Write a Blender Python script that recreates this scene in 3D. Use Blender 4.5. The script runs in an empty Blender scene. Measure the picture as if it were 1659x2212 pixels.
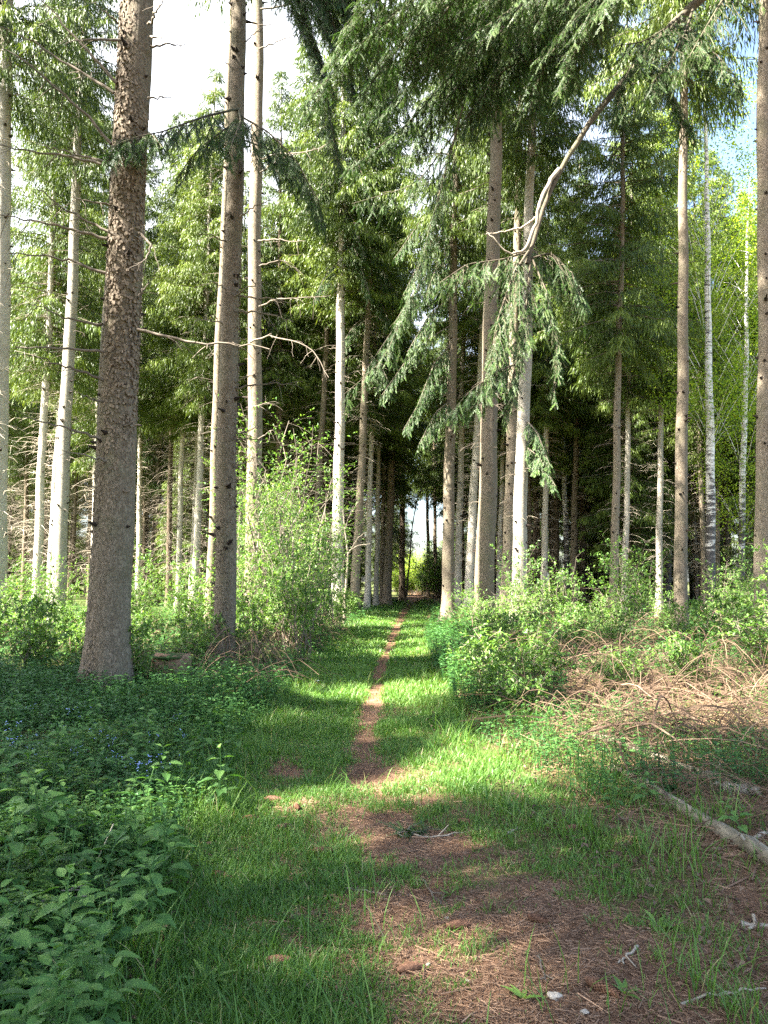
import bpy, math
import numpy as np
from mathutils import Vector, Quaternion, Matrix

# ------------------------------------------------------------------ camera, sky, sun, exposure
sc = bpy.context.scene
COL = sc.collection
CAMZ = 1.6
PITCH = math.radians(4.98)
cam_d = bpy.data.cameras.new("camera"); cam = bpy.data.objects.new("camera", cam_d); COL.objects.link(cam)
cam_d.sensor_fit = 'HORIZONTAL'; cam_d.sensor_width = 36.0; cam_d.lens = 36.0
cam_d.clip_start = 0.05; cam_d.clip_end = 3000
cam.location = (0, 0, CAMZ); cam.rotation_euler = (math.pi / 2 + PITCH, 0, 0)
sc.camera = cam

SUN_EL = math.radians(49); SUN_AZ = math.radians(66)      # azimuth: angle left of straight behind the camera
SUN = Vector((-math.sin(SUN_AZ) * math.cos(SUN_EL), -math.cos(SUN_AZ) * math.cos(SUN_EL), math.sin(SUN_EL)))
world = bpy.data.worlds.new("World"); sc.world = world; world.use_nodes = True
wn = world.node_tree.nodes; wl = world.node_tree.links
sky = wn.new('ShaderNodeTexSky'); sky.sky_type = 'NISHITA'; sky.sun_disc = False
sky.sun_elevation = SUN_EL; sky.sun_rotation = math.atan2(SUN.x, SUN.y)
sky.air_density = 1.0; sky.dust_density = 2.5; sky.ozone_density = 1.2
wn['Background'].inputs['Strength'].default_value = 0.068
# blown-out glare painted into the upper left sky as a soft white patch
wtc = wn.new('ShaderNodeTexCoord'); wmp = wn.new('ShaderNodeMapping'); wmp.inputs['Scale'].default_value = (1, 1, 1.8); wl.new(wtc.outputs['Generated'], wmp.inputs[0])
wno = wn.new('ShaderNodeTexNoise'); wno.inputs['Scale'].default_value = 1.7; wno.inputs['Detail'].default_value = 5; wl.new(wmp.outputs[0], wno.inputs[0])
wra = wn.new('ShaderNodeMapRange'); wra.inputs[1].default_value = .25; wra.inputs[2].default_value = .5; wl.new(wno.outputs['Fac'], wra.inputs[0])
wmx = wn.new('ShaderNodeMix'); wmx.data_type = 'RGBA'; wdm = wn.new('ShaderNodeVectorMath'); wdm.operation = 'DOT_PRODUCT'; wl.new(wtc.outputs['Generated'], wdm.inputs[0]); wdm.inputs[1].default_value = (-.20, .83, .52)
wdr = wn.new('ShaderNodeMapRange'); wdr.inputs[1].default_value = .86; wdr.inputs[2].default_value = .98; wl.new(wdm.outputs['Value'], wdr.inputs[0])
wml = wn.new('ShaderNodeMath'); wml.operation = 'MULTIPLY'; wl.new(wra.outputs[0], wml.inputs[0]); wl.new(wdr.outputs[0], wml.inputs[1])
wl.new(wml.outputs[0], wmx.inputs[0]); wl.new(sky.outputs['Color'], wmx.inputs[6]); wmx.inputs[7].default_value = (4.2, 4.4, 4.8, 1)
wl.new(wmx.outputs[2], wn['Background'].inputs['Color'])
sd = bpy.data.lights.new("sun", 'SUN'); sd.energy = 5.0; sd.angle = math.radians(0.55); sd.color = (1.0, 0.95, 0.86)
so = bpy.data.objects.new("sun", sd); COL.objects.link(so)
so.rotation_euler = SUN.to_track_quat('Z', 'Y').to_euler(); so.location = (-20, -10, 40)

sc.view_settings.view_transform = 'Standard'; sc.view_settings.look = 'None'
sc.view_settings.exposure = 3.4; sc.view_settings.gamma = 1.0; sc.view_settings.use_curve_mapping = False
try:
    sc.cycles.use_denoising = False
    sc.cycles.max_bounces = 4; sc.cycles.diffuse_bounces = 2; sc.cycles.glossy_bounces = 1
    sc.cycles.transmission_bounces = 3; sc.cycles.sample_clamp_indirect = 6
    sc.cycles.use_adaptive_sampling = True; sc.cycles.adaptive_threshold = 0.01
    sc.cycles.denoising_prefilter = 'ACCURATE'
except Exception:
    pass

# ------------------------------------------------------------------ picture -> place helpers
def ray(u, v):
    X = (u - 829.5) / 1659; Y = -(v - 1106) / 1659
    c, s = math.cos(PITCH), math.sin(PITCH)
    return np.array([X, c - Y * s, s + Y * c])
def at(u, v, d):
    r = ray(u, v)
    return np.array([0, 0, CAMZ]) + r * (d / r[1])

def vnoise(x, y, f, seed=0):
    x = np.asarray(x, float) * f + 137.3 + seed * 17.17; y = np.asarray(y, float) * f + 71.9 + seed * 5.31
    xi = np.floor(x); yi = np.floor(y); fx = x - xi; fy = y - yi
    fx = fx * fx * (3 - 2 * fx); fy = fy * fy * (3 - 2 * fy)
    def h(a, b):
        s = np.sin(a * 127.1 + b * 311.7 + seed * 74.7) * 43758.5453
        return s - np.floor(s)
    return (h(xi, yi) * (1 - fx) + h(xi + 1, yi) * fx) * (1 - fy) + (h(xi, yi + 1) * (1 - fx) + h(xi + 1, yi + 1) * fx) * fy

I = np.interp
def path_c(y): return I(y, [0, 2.5, 3, 3.5, 4.8, 7.6, 14, 20, 30, 53, 80], [1.0, .72, .5, .32, .05, -.2, -.05, .18, .6, 1.9, 3.4])
def path_w(y): return I(y, [0, 2.5, 3.5, 4.8, 7.6, 14, 30, 60], [.8, .75, .52, .3, .17, .14, .26, .7])
def verge_l(y): return I(y, [0, 2.5, 4, 7.6, 10, 14, 30, 60], [-1.1, -1.05, -1.2, -1.35, -1.2, -1.2, -.5, .6])
def verge_r(y): return I(y, [0, 2.5, 4.8, 7.6, 14, 20, 30, 60], [2.2, 2.0, 1.55, 1.0, 1.0, 1.2, 1.7, 3.2])

def gh(x, y):
    x = np.asarray(x, float); y = np.asarray(y, float)
    near = np.clip(1 - np.hypot(x, y) / 160, 0, 1)
    z = (vnoise(x, y, .35, 1) - .5) * .10 + (vnoise(x, y, 1.3, 2) - .5) * .05 + (vnoise(x, y, .08, 3) - .5) * .25 * np.clip(np.hypot(x, y) / 30 - .3, 0, 1)
    sl = np.clip((verge_l(y) - x) / .8, 0, 1); sr = np.clip((x - verge_r(y)) / .8, 0, 1)
    z = z + .10 * sl + .06 * sr - .03 * np.exp(-((x - path_c(y)) / (path_w(y) + .1)) ** 2)
    return z * near

def bare(x, y):
    """1 where the trodden brown path shows, 0 in full grass"""
    b = np.exp(-((x - path_c(y)) / path_w(y)) ** 2 * .9)
    n = vnoise(x, y, 2.2, 5) * .45 + vnoise(x, y, 6, 6) * .3 + vnoise(x, y, 15, 7) * .25
    right = np.clip((x - path_c(y)) / .4, 0, 1) * np.clip((7.5 - y) / 4, 0, 1) * .62
    left = np.exp(-((x + .85) / .22) ** 2) * np.exp(-((y - 6.6) / 1.3) ** 2) * .7
    p1 = np.exp(-((x + .45) / .2) ** 2 - ((y - 4.4) / .35) ** 2) * .7
    return np.clip(b * 1.0 + right + left + p1 + (n - .54) * (1.0 + 1.6 * np.clip((8 - y) / 5, 0, 1) * np.clip(1.4 - np.abs(x - path_c(y)), 0, 1)), 0, 1)

# ------------------------------------------------------------------ mesh building
class Acc:
    def __init__(s): s.V = []; s.F = []; s.var = []; s.m = []; s.n = 0
    def add(s, V, F, var=.5, mat=0):
        V = np.asarray(V, np.float32).reshape(-1, 3); F = np.asarray(F, np.int64)
        if len(V) == 0 or len(F) == 0: return
        s.V.append(V); s.F.append(F + s.n)
        s.var.append(np.broadcast_to(np.asarray(var, np.float32), (len(V),)) if np.ndim(var) == 0 else np.asarray(var, np.float32).ravel())
        s.m.append(np.full(len(F), mat, np.int32)); s.n += len(V)
    def mesh(s, name, mats, smooth=False):
        me = bpy.data.meshes.new(name)
        V = np.concatenate(s.V); tot = np.concatenate([np.full(len(f), f.shape[1], np.int32) for f in s.F])
        loops = np.concatenate([f.ravel() for f in s.F]).astype(np.int32)
        start = np.concatenate([[0], np.cumsum(tot)[:-1]]).astype(np.int32)
        me.vertices.add(len(V)); me.vertices.foreach_set('co', V.ravel())
        me.loops.add(len(loops)); me.loops.foreach_set('vertex_index', loops)
        me.polygons.add(len(tot)); me.polygons.foreach_set('loop_start', start)
        me.polygons.foreach_set('material_index', np.concatenate(s.m))
        me.polygons.foreach_set('use_smooth', np.full(len(tot), smooth, bool))
        at_ = me.attributes.new('var', 'FLOAT', 'POINT'); at_.data.foreach_set('value', np.concatenate(s.var))
        me.update(calc_edges=True)
        for m in mats: me.materials.append(m)
        return me

def link(name, data, parent=None):
    o = bpy.data.objects.new(name, data); COL.objects.link(o)
    if parent is not None: o.parent = parent
    return o
def tag(o, label=None, cat=None, group=None, kind=None):
    if label: o['label'] = label
    if cat: o['category'] = cat
    if group: o['group'] = group
    if kind: o['kind'] = kind
    return o
def build(name, acc, mats, parent=None, smooth=False):
    return link(name, acc.mesh(name, mats if isinstance(mats, (list, tuple)) else [mats], smooth), parent)
def copy_tree(o, parent=None):
    c = o.copy(); COL.objects.link(c)
    if parent is not None: c.parent = parent
    for ch in list(o.children): copy_tree(ch, c)
    return c

def norm(a): return a / np.maximum(np.linalg.norm(a, axis=-1, keepdims=True), 1e-9)

def tubes(paths, radii, sides=3):
    """paths (N,n,3), radii (N,n) -> verts, quads"""
    paths = np.asarray(paths, float)
    if paths.ndim == 2: paths = paths[None]
    radii = np.broadcast_to(np.asarray(radii, float), paths.shape[:2])
    N, n = paths.shape[:2]
    T = np.empty_like(paths); T[:, 1:-1] = paths[:, 2:] - paths[:, :-2]; T[:, 0] = paths[:, 1] - paths[:, 0]; T[:, -1] = paths[:, -1] - paths[:, -2]
    T = norm(T)
    m = norm(T.mean(1)); ref = np.where(np.abs(m[:, 2:3]) > .8, np.array([[1., 0, 0]]), np.array([[0, 0, 1.]]))
    A = norm(np.cross(T, ref[:, None, :])); B = np.cross(T, A)
    a = np.arange(sides) * 2 * math.pi / sides
    V = paths[:, :, None, :] + radii[:, :, None, None] * (A[:, :, None, :] * np.cos(a)[None, None, :, None] + B[:, :, None, :] * np.sin(a)[None, None, :, None])
    idx = np.arange(N * n * sides).reshape(N, n, sides)
    a0 = idx[:, :-1, :]; a1 = idx[:, 1:, :]; b0 = np.roll(a0, -1, 2); b1 = np.roll(a1, -1, 2)
    F = np.stack([a0, b0, b1, a1], -1).reshape(-1, 4)
    return V.reshape(-1, 3), F

def smooth_path(pts, n):
    pts = np.asarray(pts, float)
    d = np.r_[0, np.cumsum(np.linalg.norm(np.diff(pts, axis=0), axis=1))]; t = np.linspace(0, d[-1], n)
    P = np.stack([np.interp(t, d, pts[:, k]) for k in range(3)], 1)
    for _ in range(2):
        Q = P.copy(); Q[1:-1] = (P[:-2] + 2 * P[1:-1] + P[2:]) / 4; P = Q
    return P

def cards(acc, P, D, L, W, rng, var=None, mat=0, bend=.12):
    """narrow kite-shaped sprigs"""
    N = len(P)
    if N == 0: return
    D = norm(D); R = rng.normal(size=(N, 3)); S = norm(np.cross(D, R)); Nn = np.cross(S, D)
    L = np.broadcast_to(L, (N,))[:, None]; W = np.broadcast_to(W, (N,))[:, None]
    m = P + D * L * .42 + Nn * L * bend
    V = np.stack([P, m - S * W * .5, P + D * L - np.array([0, 0, 1]) * L * .12, m + S * W * .5], 1)
    F = np.arange(4 * N).reshape(N, 4)
    v = rng.random(N) if var is None else var
    acc.add(V.reshape(-1, 3), F, np.repeat(v, 4), mat)

def leaves(acc, P, D, U, L, W, rng, var=None, mat=0, fold=.12, droop=.15):
    """broad leaves with a folded midrib: six points, four faces. D along, U rough up"""
    N = len(P)
    if N == 0: return
    D = norm(D); S = norm(np.cross(D, U)); Nn = np.cross(S, D)
    L = np.broadcast_to(L, (N,))[:, None]; W = np.broadcast_to(W, (N,))[:, None]
    b = P; t = P + D * L - Nn * L * droop
    m = P + D * L * .5 - Nn * L * droop * .2
    r = P + D * L * .40 + S * W * .5 + Nn * W * fold; l = P + D * L * .40 - S * W * .5 + Nn * W * fold
    r2 = P + D * L * .74 + S * W * .33 + Nn * (W * fold * .7 - L * droop * .45); l2 = P + D * L * .74 - S * W * .33 + Nn * (W * fold * .7 - L * droop * .45)
    V = np.stack([b, r, r2, t, l2, l, m], 1)
    i = (np.arange(N) * 7)[:, None]
    F = np.concatenate([i + np.array([[0, 1, 2, 6]]), i + np.array([[6, 2, 3, 3]]), i + np.array([[0, 6, 4, 5]]), i + np.array([[6, 3, 4, 4]])])
    q = F[(F[:, 2] != F[:, 3])]; tr = F[(F[:, 2] == F[:, 3])][:, :3]
    v = rng.random(N) if var is None else var
    k = acc.n
    acc.add(V.reshape(-1, 3), q, np.repeat(v, 7), mat)
    acc.F.append(tr + k); acc.m.append(np.full(len(tr), mat, np.int32))

# ------------------------------------------------------------------ materials
def nodes(name):
    m = bpy.data.materials.new(name); m.use_nodes = True
    nt = m.node_tree; return m, nt.nodes, nt.links, nt.nodes['Principled BSDF'], nt.nodes['Material Output']
def ramp(N, stops):
    r = N.new('ShaderNodeValToRGB'); e = r.color_ramp.elements
    while len(e) > 1: e.remove(e[-1])
    e[0].position, e[0].color = stops[0][0], (*stops[0][1], 1)
    for p, c in stops[1:]:
        x = e.new(p); x.color = (*c, 1)
    return r
def mathn(N, L, op, a, b=None):
    n = N.new('ShaderNodeMath'); n.operation = op
    for i, x in enumerate((a, b)):
        if x is None: continue
        if isinstance(x, (int, float)): n.inputs[i].default_value = x
        else: L.new(x, n.inputs[i])
    return n.outputs[0]

def leaf_mat(name, stops, trans=.35, rough=.5, spec=.25, tcol=(1.25, 1.25, .6), objrand=.25):
    m, N, L, P, out = nodes(name)
    a = N.new('ShaderNodeAttribute'); a.attribute_name = 'var'
    oi = N.new('ShaderNodeObjectInfo')
    f = mathn(N, L, 'ADD', a.outputs['Fac'], mathn(N, L, 'MULTIPLY', mathn(N, L, 'SUBTRACT', oi.outputs['Random'], .5), objrand))
    r = ramp(N, stops); L.new(f, r.inputs[0])
    L.new(r.outputs[0], P.inputs['Base Color']); P.inputs['Roughness'].default_value = rough
    P.inputs['Specular IOR Level'].default_value = spec
    t = N.new('ShaderNodeBsdfTranslucent'); mx = N.new('ShaderNodeMix'); mx.data_type = 'RGBA'; mx.blend_type = 'MULTIPLY'; mx.inputs[0].default_value = 1
    L.new(r.outputs[0], mx.inputs[6]); mx.inputs[7].default_value = (*tcol, 1)
    L.new(mx.outputs[2], t.inputs['Color'])
    ms = N.new('ShaderNodeMixShader'); ms.inputs[0].default_value = trans
    L.new(P.outputs[0], ms.inputs[1]); L.new(t.outputs[0], ms.inputs[2]); L.new(ms.outputs[0], out.inputs['Surface'])
    return m

def bark_mat(name, c_dark, c_mid, c_light, c_red, scale=22, bump=.8, green=.35, dist=.012):
    m, N, L, P, out = nodes(name)
    tc = N.new('ShaderNodeTexCoord'); mp = N.new('ShaderNodeMapping'); mp.inputs['Scale'].default_value = (1, 1, .55)
    L.new(tc.outputs['Object'], mp.inputs[0])
    nz = N.new('ShaderNodeTexNoise'); nz.inputs['Scale'].default_value = scale * .7; nz.inputs['Detail'].default_value = 3
    L.new(mp.outputs[0], nz.inputs[0])
    mixv = N.new('ShaderNodeMix'); mixv.data_type = 'VECTOR'; mixv.inputs[0].default_value = .08
    L.new(mp.outputs[0], mixv.inputs[4]); L.new(nz.outputs['Color'], mixv.inputs[5])
    vo = N.new('ShaderNodeTexVoronoi'); vo.feature = 'DISTANCE_TO_EDGE'; vo.inputs['Scale'].default_value = scale * 1.4; L.new(mixv.outputs[1], vo.inputs[0])
    vc = N.new('ShaderNodeTexVoronoi'); vc.inputs['Scale'].default_value = scale * 1.4; L.new(mixv.outputs[1], vc.inputs[0])
    n2 = N.new('ShaderNodeTexNoise'); n2.inputs['Scale'].default_value = scale * 4; n2.inputs['Detail'].default_value = 5; n2.inputs['Roughness'].default_value = .7; L.new(mp.outputs[0], n2.inputs[0])
    n3 = N.new('ShaderNodeTexNoise'); n3.inputs['Scale'].default_value = 1.6; n3.inputs['Detail'].default_value = 4; L.new(tc.outputs['Object'], n3.inputs[0])
    sep = N.new('ShaderNodeSeparateColor'); L.new(vc.outputs['Color'], sep.inputs[0])
    r1 = ramp(N, [(0, c_dark), (.12, c_mid), (.75, c_light), (1, c_red)])
    fac = mathn(N, L, 'ADD', mathn(N, L, 'MULTIPLY', sep.outputs[0], .55), mathn(N, L, 'MULTIPLY', n2.outputs['Fac'], .5))
    L.new(mathn(N, L, 'SUBTRACT', fac, .02), r1.inputs[0])
    edge = N.new('ShaderNodeMapRange'); edge.inputs[1].default_value = 0; edge.inputs[2].default_value = .09; edge.inputs[3].default_value = .45; L.new(vo.outputs['Distance'], edge.inputs[0])
    mx = N.new('ShaderNodeMix'); mx.data_type = 'RGBA'; L.new(edge.outputs[0], mx.inputs[0]); mx.inputs[6].default_value = (*c_dark, 1); L.new(r1.outputs[0], mx.inputs[7])
    # lichen / algae bloom in large patches
    gr = N.new('ShaderNodeMapRange'); gr.inputs[1].default_value = .48; gr.inputs[2].default_value = .68; gr.inputs[4].default_value = green; L.new(n3.outputs['Fac'], gr.inputs[0])
    mg = N.new('ShaderNodeMix'); mg.data_type = 'RGBA'; L.new(gr.outputs[0], mg.inputs[0]); L.new(mx.outputs[2], mg.inputs[6]); mg.inputs[7].default_value = (.15, .155, .085, 1)
    # knots and stubs
    a = N.new('ShaderNodeAttribute'); a.attribute_name = 'var'
    kd = N.new('ShaderNodeMapRange'); kd.inputs[1].default_value = .55; kd.inputs[2].default_value = .95; L.new(a.outputs['Fac'], kd.inputs[0])
    mk = N.new('ShaderNodeMix'); mk.data_type = 'RGBA'; L.new(kd.outputs[0], mk.inputs[0]); L.new(mg.outputs[2], mk.inputs[6]); mk.inputs[7].default_value = (.035, .026, .02, 1)
    oi = N.new('ShaderNodeObjectInfo'); hs = N.new('ShaderNodeHueSaturation')
    L.new(mathn(N, L, 'ADD', .75, mathn(N, L, 'MULTIPLY', oi.outputs['Random'], .5)), hs.inputs['Value']); L.new(mk.outputs[2], hs.inputs['Color'])
    L.new(hs.outputs[0], P.inputs['Base Color']); P.inputs['Roughness'].default_value = .85; P.inputs['Specular IOR Level'].default_value = .15
    b = N.new('ShaderNodeBump'); b.inputs['Strength'].default_value = bump; b.inputs['Distance'].default_value = dist
    h = mathn(N, L, 'ADD', mathn(N, L, 'MULTIPLY', edge.outputs[0], .6), mathn(N, L, 'ADD', mathn(N, L, 'MULTIPLY', n2.outputs['Fac'], .6), mathn(N, L, 'MULTIPLY', sep.outputs[1], .35)))
    L.new(h, b.inputs['Height']); L.new(b.outputs[0], P.inputs['Normal'])
    return m

def plain_mat(name, c1, c2, scale=30, rough=.8, bump=.3, objrand=.3, stretch=(1, 1, 1), spec=.2):
    m, N, L, P, out = nodes(name)
    tc = N.new('ShaderNodeTexCoord'); mp = N.new('ShaderNodeMapping'); mp.inputs['Scale'].default_value = stretch; L.new(tc.outputs['Object'], mp.inputs[0])
    nz = N.new('ShaderNodeTexNoise'); nz.inputs['Scale'].default_value = scale; nz.inputs['Detail'].default_value = 5; L.new(mp.outputs[0], nz.inputs[0])
    a = N.new('ShaderNodeAttribute'); a.attribute_name = 'var'; oi = N.new('ShaderNodeObjectInfo')
    f = mathn(N, L, 'ADD', mathn(N, L, 'MULTIPLY', nz.outputs['Fac'], .8), mathn(N, L, 'MULTIPLY', mathn(N, L, 'SUBTRACT', a.outputs['Fac'], .4), .8))
    f = mathn(N, L, 'ADD', f, mathn(N, L, 'MULTIPLY', mathn(N, L, 'SUBTRACT', oi.outputs['Random'], .5), objrand))
    r = ramp(N, [(.1, c1), (.9, c2)]); L.new(f, r.inputs[0]); L.new(r.outputs[0], P.inputs['Base Color'])
    P.inputs['Roughness'].default_value = rough; P.inputs['Specular IOR Level'].default_value = spec
    b = N.new('ShaderNodeBump'); b.inputs['Strength'].default_value = bump; b.inputs['Distance'].default_value = .004
    L.new(nz.outputs['Fac'], b.inputs['Height']); L.new(b.outputs[0], P.inputs['Normal'])
    return m

def birch_mat():
    m, N, L, P, out = nodes("birch_bark")
    tc = N.new('ShaderNodeTexCoord')
    def nz(scale, st, det=3):
        mp = N.new('ShaderNodeMapping'); mp.inputs['Scale'].default_value = st; L.new(tc.outputs['Object'], mp.inputs[0])
        n = N.new('ShaderNodeTexNoise'); n.inputs['Scale'].default_value = scale; n.inputs['Detail'].default_value = det; L.new(mp.outputs[0], n.inputs[0]); return n.outputs['Fac']
    bands = nz(3, (1.2, 1.2, 4)); fine = nz(12, (1, 1, 5), 5); low = nz(2, (2, 2, 1))
    sx = N.new('ShaderNodeSeparateXYZ'); L.new(tc.outputs['Object'], sx.inputs[0])
    hz = N.new('ShaderNodeMapRange'); hz.inputs[1].default_value = 1.0; hz.inputs[2].default_value = 6.0; hz.inputs[3].default_value = .22; hz.inputs[4].default_value = 0; L.new(sx.outputs[2], hz.inputs[0])
    f = mathn(N, L, 'ADD', mathn(N, L, 'ADD', mathn(N, L, 'MULTIPLY', bands, .6), mathn(N, L, 'MULTIPLY', fine, .4)), hz.outputs[0])
    r = ramp(N, [(.40, (.72, .69, .63)), (.54, (.55, .52, .46)), (.60, (.06, .05, .045)), (.8, (.03, .028, .025))]); L.new(f, r.inputs[0])
    L.new(r.outputs[0], P.inputs['Base Color']); P.inputs['Roughness'].default_value = .6
    b = N.new('ShaderNodeBump'); b.inputs['Strength'].default_value = .4; b.inputs['Distance'].default_value = .01; L.new(fine, b.inputs['Height']); L.new(b.outputs[0], P.inputs['Normal'])
    return m

def ground_mat():
    m, N, L, P, out = nodes("forest_floor")
    tc = N.new('ShaderNodeTexCoord')
    def nz(scale, det=5, rough=.6):
        n = N.new('ShaderNodeTexNoise'); n.inputs['Scale'].default_value = scale; n.inputs['Detail'].default_value = det; n.inputs['Roughness'].default_value = rough; L.new(tc.outputs['Object'], n.inputs[0]); return n.outputs['Fac']
    a, b, c = nz(1.3), nz(14), nz(140, 4, .7)
    f = mathn(N, L, 'ADD', mathn(N, L, 'MULTIPLY', a, .25), mathn(N, L, 'ADD', mathn(N, L, 'MULTIPLY', b, .35), mathn(N, L, 'MULTIPLY', c, .5)))
    r = ramp(N, [(.36, (.03, .018, .011)), (.5, (.10, .055, .032)), (.6, (.175, .10, .06)), (.74, (.30, .205, .135))]); L.new(f, r.inputs[0])
    g = N.new('ShaderNodeAttribute'); g.attribute_name = 'var'
    mx = N.new('ShaderNodeMix'); mx.data_type = 'RGBA'; L.new(g.outputs['Fac'], mx.inputs[0]); L.new(r.outputs[0], mx.inputs[6])
    rg = ramp(N, [(.35, (.03, .035, .012)), (.6, (.055, .085, .02)), (.75, (.12, .09, .045))]); L.new(f, rg.inputs[0]); L.new(rg.outputs[0], mx.inputs[7])
    L.new(mx.outputs[2], P.inputs['Base Color']); P.inputs['Roughness'].default_value = .95; P.inputs['Specular IOR Level'].default_value = .1
    bp = N.new('ShaderNodeBump'); bp.inputs['Strength'].default_value = .8; bp.inputs['Distance'].default_value = .012
    L.new(mathn(N, L, 'ADD', mathn(N, L, 'MULTIPLY', c, .5), b), bp.inputs['Height']); L.new(bp.outputs[0], P.inputs['Normal'])
    return m

M = {}
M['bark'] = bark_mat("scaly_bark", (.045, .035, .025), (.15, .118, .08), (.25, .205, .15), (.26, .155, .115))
M['bark_sunlit'] = bark_mat("sunlit_bark", (.14, .12, .095), (.37, .33, .265), (.54, .49, .40), (.42, .29, .23), scale=24, green=.2)  # lighter copy of the bark: sunlight on the lit trunks put into the colour
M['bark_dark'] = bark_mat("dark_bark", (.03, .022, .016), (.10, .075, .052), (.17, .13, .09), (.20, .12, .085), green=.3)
M['birch'] = birch_mat()
M['flake'] = plain_mat("bark_scale", (.10, .078, .055), (.26, .205, .15), 25, .85, .4)
M['twig'] = plain_mat("dead_twig", (.10, .08, .06), (.30, .25, .19), 12, .8, .2)
M['twig_pale'] = plain_mat("pale_twig", (.22, .18, .13), (.46, .40, .31), 12, .8, .2)
M['limb'] = bark_mat("limb_bark", (.03, .024, .017), (.07, .058, .04), (.12, .10, .07), (.10, .075, .052), scale=28, green=.5, dist=.006)
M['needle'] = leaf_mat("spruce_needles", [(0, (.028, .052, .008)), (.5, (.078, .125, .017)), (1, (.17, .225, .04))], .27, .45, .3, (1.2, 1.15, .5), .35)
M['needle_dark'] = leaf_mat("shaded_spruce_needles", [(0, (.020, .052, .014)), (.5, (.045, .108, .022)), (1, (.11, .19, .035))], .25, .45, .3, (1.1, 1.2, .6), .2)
M['leaf'] = leaf_mat("shrub_leaves", [(0, (.05, .12, .022)), (.5, (.10, .20, .035)), (1, (.20, .32, .065))], .38, .45, .35)
M['leaf_yellow'] = leaf_mat("spring_sunlit_leaves", [(0, (.12, .22, .02)), (.6, (.24, .36, .03)), (1, (.38, .46, .05))], .5, .45, .3, (1.2, 1.2, .4))
M['herb'] = leaf_mat("herb_leaves", [(0, (.028, .085, .022)), (.5, (.055, .15, .035)), (1, (.12, .24, .055))], .3, .5, .3)
M['nettle'] = leaf_mat("nettle_leaves", [(0, (.045, .12, .03)), (.5, (.085, .19, .045)), (1, (.16, .28, .065))], .3, .5, .3, (1.1, 1.3, .5))
M['grass'] = leaf_mat("grass_blades", [(0, (.05, .125, .022)), (.45, (.095, .20, .034)), (.88, (.17, .28, .06)), (1, (.34, .31, .15))], .35, .45, .35, (1.2, 1.2, .4))
M['litter'] = plain_mat("needle_litter", (.085, .046, .026), (.36, .23, .145), 3, .85, 0, 0)
M['cane'] = plain_mat("dead_cane", (.055, .033, .021), (.20, .135, .088), 4, .8, 0, 0)
M['log'] = plain_mat("log_bark", (.12, .10, .065), (.40, .335, .235), 14, .85, .8, .2, (1, 1, 1))
M['rot'] = plain_mat("rotten_wood", (.09, .05, .03), (.40, .25, .15), 18, .9, 1, .2)
M['cone'] = plain_mat("cone_scale", (.06, .028, .016), (.25, .13, .075), 60, .6, .2, .3)
M['stone'] = plain_mat("pale_stone", (.24, .20, .15), (.50, .44, .36), 30, .8, .5, .3)
M['blue'] = leaf_mat("blue_petals", [(0, (.22, .32, .75)), (1, (.45, .55, .9))], .2, .6, .2, (1, 1, 1))
M['white'] = leaf_mat("white_petals", [(0, (.75, .75, .72)), (1, (.85, .85, .85))], .2, .6, .2, (1, 1, 1))
M['moss'] = plain_mat("moss", (.02, .04, .012), (.06, .11, .025), 60, .95, 1, 0)
M['straw'] = plain_mat("straw", (.42, .36, .22), (.62, .54, .36), 10, .6, .1, .1)
M['ground'] = ground_mat()

# ------------------------------------------------------------------ the ground
rng = np.random.default_rng(7)
n = 420; k = 6.5; s = np.linspace(-1, 1, n)
gx = 420 * np.sinh(k * s) / math.sinh(k); s2 = np.linspace(-.86, 1, n); gy = 4 + 420 * np.sinh(k * s2) / math.sinh(k)
X, Y = np.meshgrid(gx, gy); Z = gh(X, Y)
idx = np.arange(n * n).reshape(n, n)
F = np.stack([idx[:-1, :-1], idx[:-1, 1:], idx[1:, 1:], idx[1:, :-1]], -1).reshape(-1, 4)
A = Acc(); green = np.clip(1 - bare(X, Y) * 1.4, 0, 1) * np.where((X > verge_r(Y)) & (X < 14), .35, .9)
A.add(np.stack([X, Y, Z], -1).reshape(-1, 3), F, green.ravel())
tag(build('ground', A, M['ground'], None, True), 'brown needle covered forest floor', None, None, 'structure')

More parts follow.
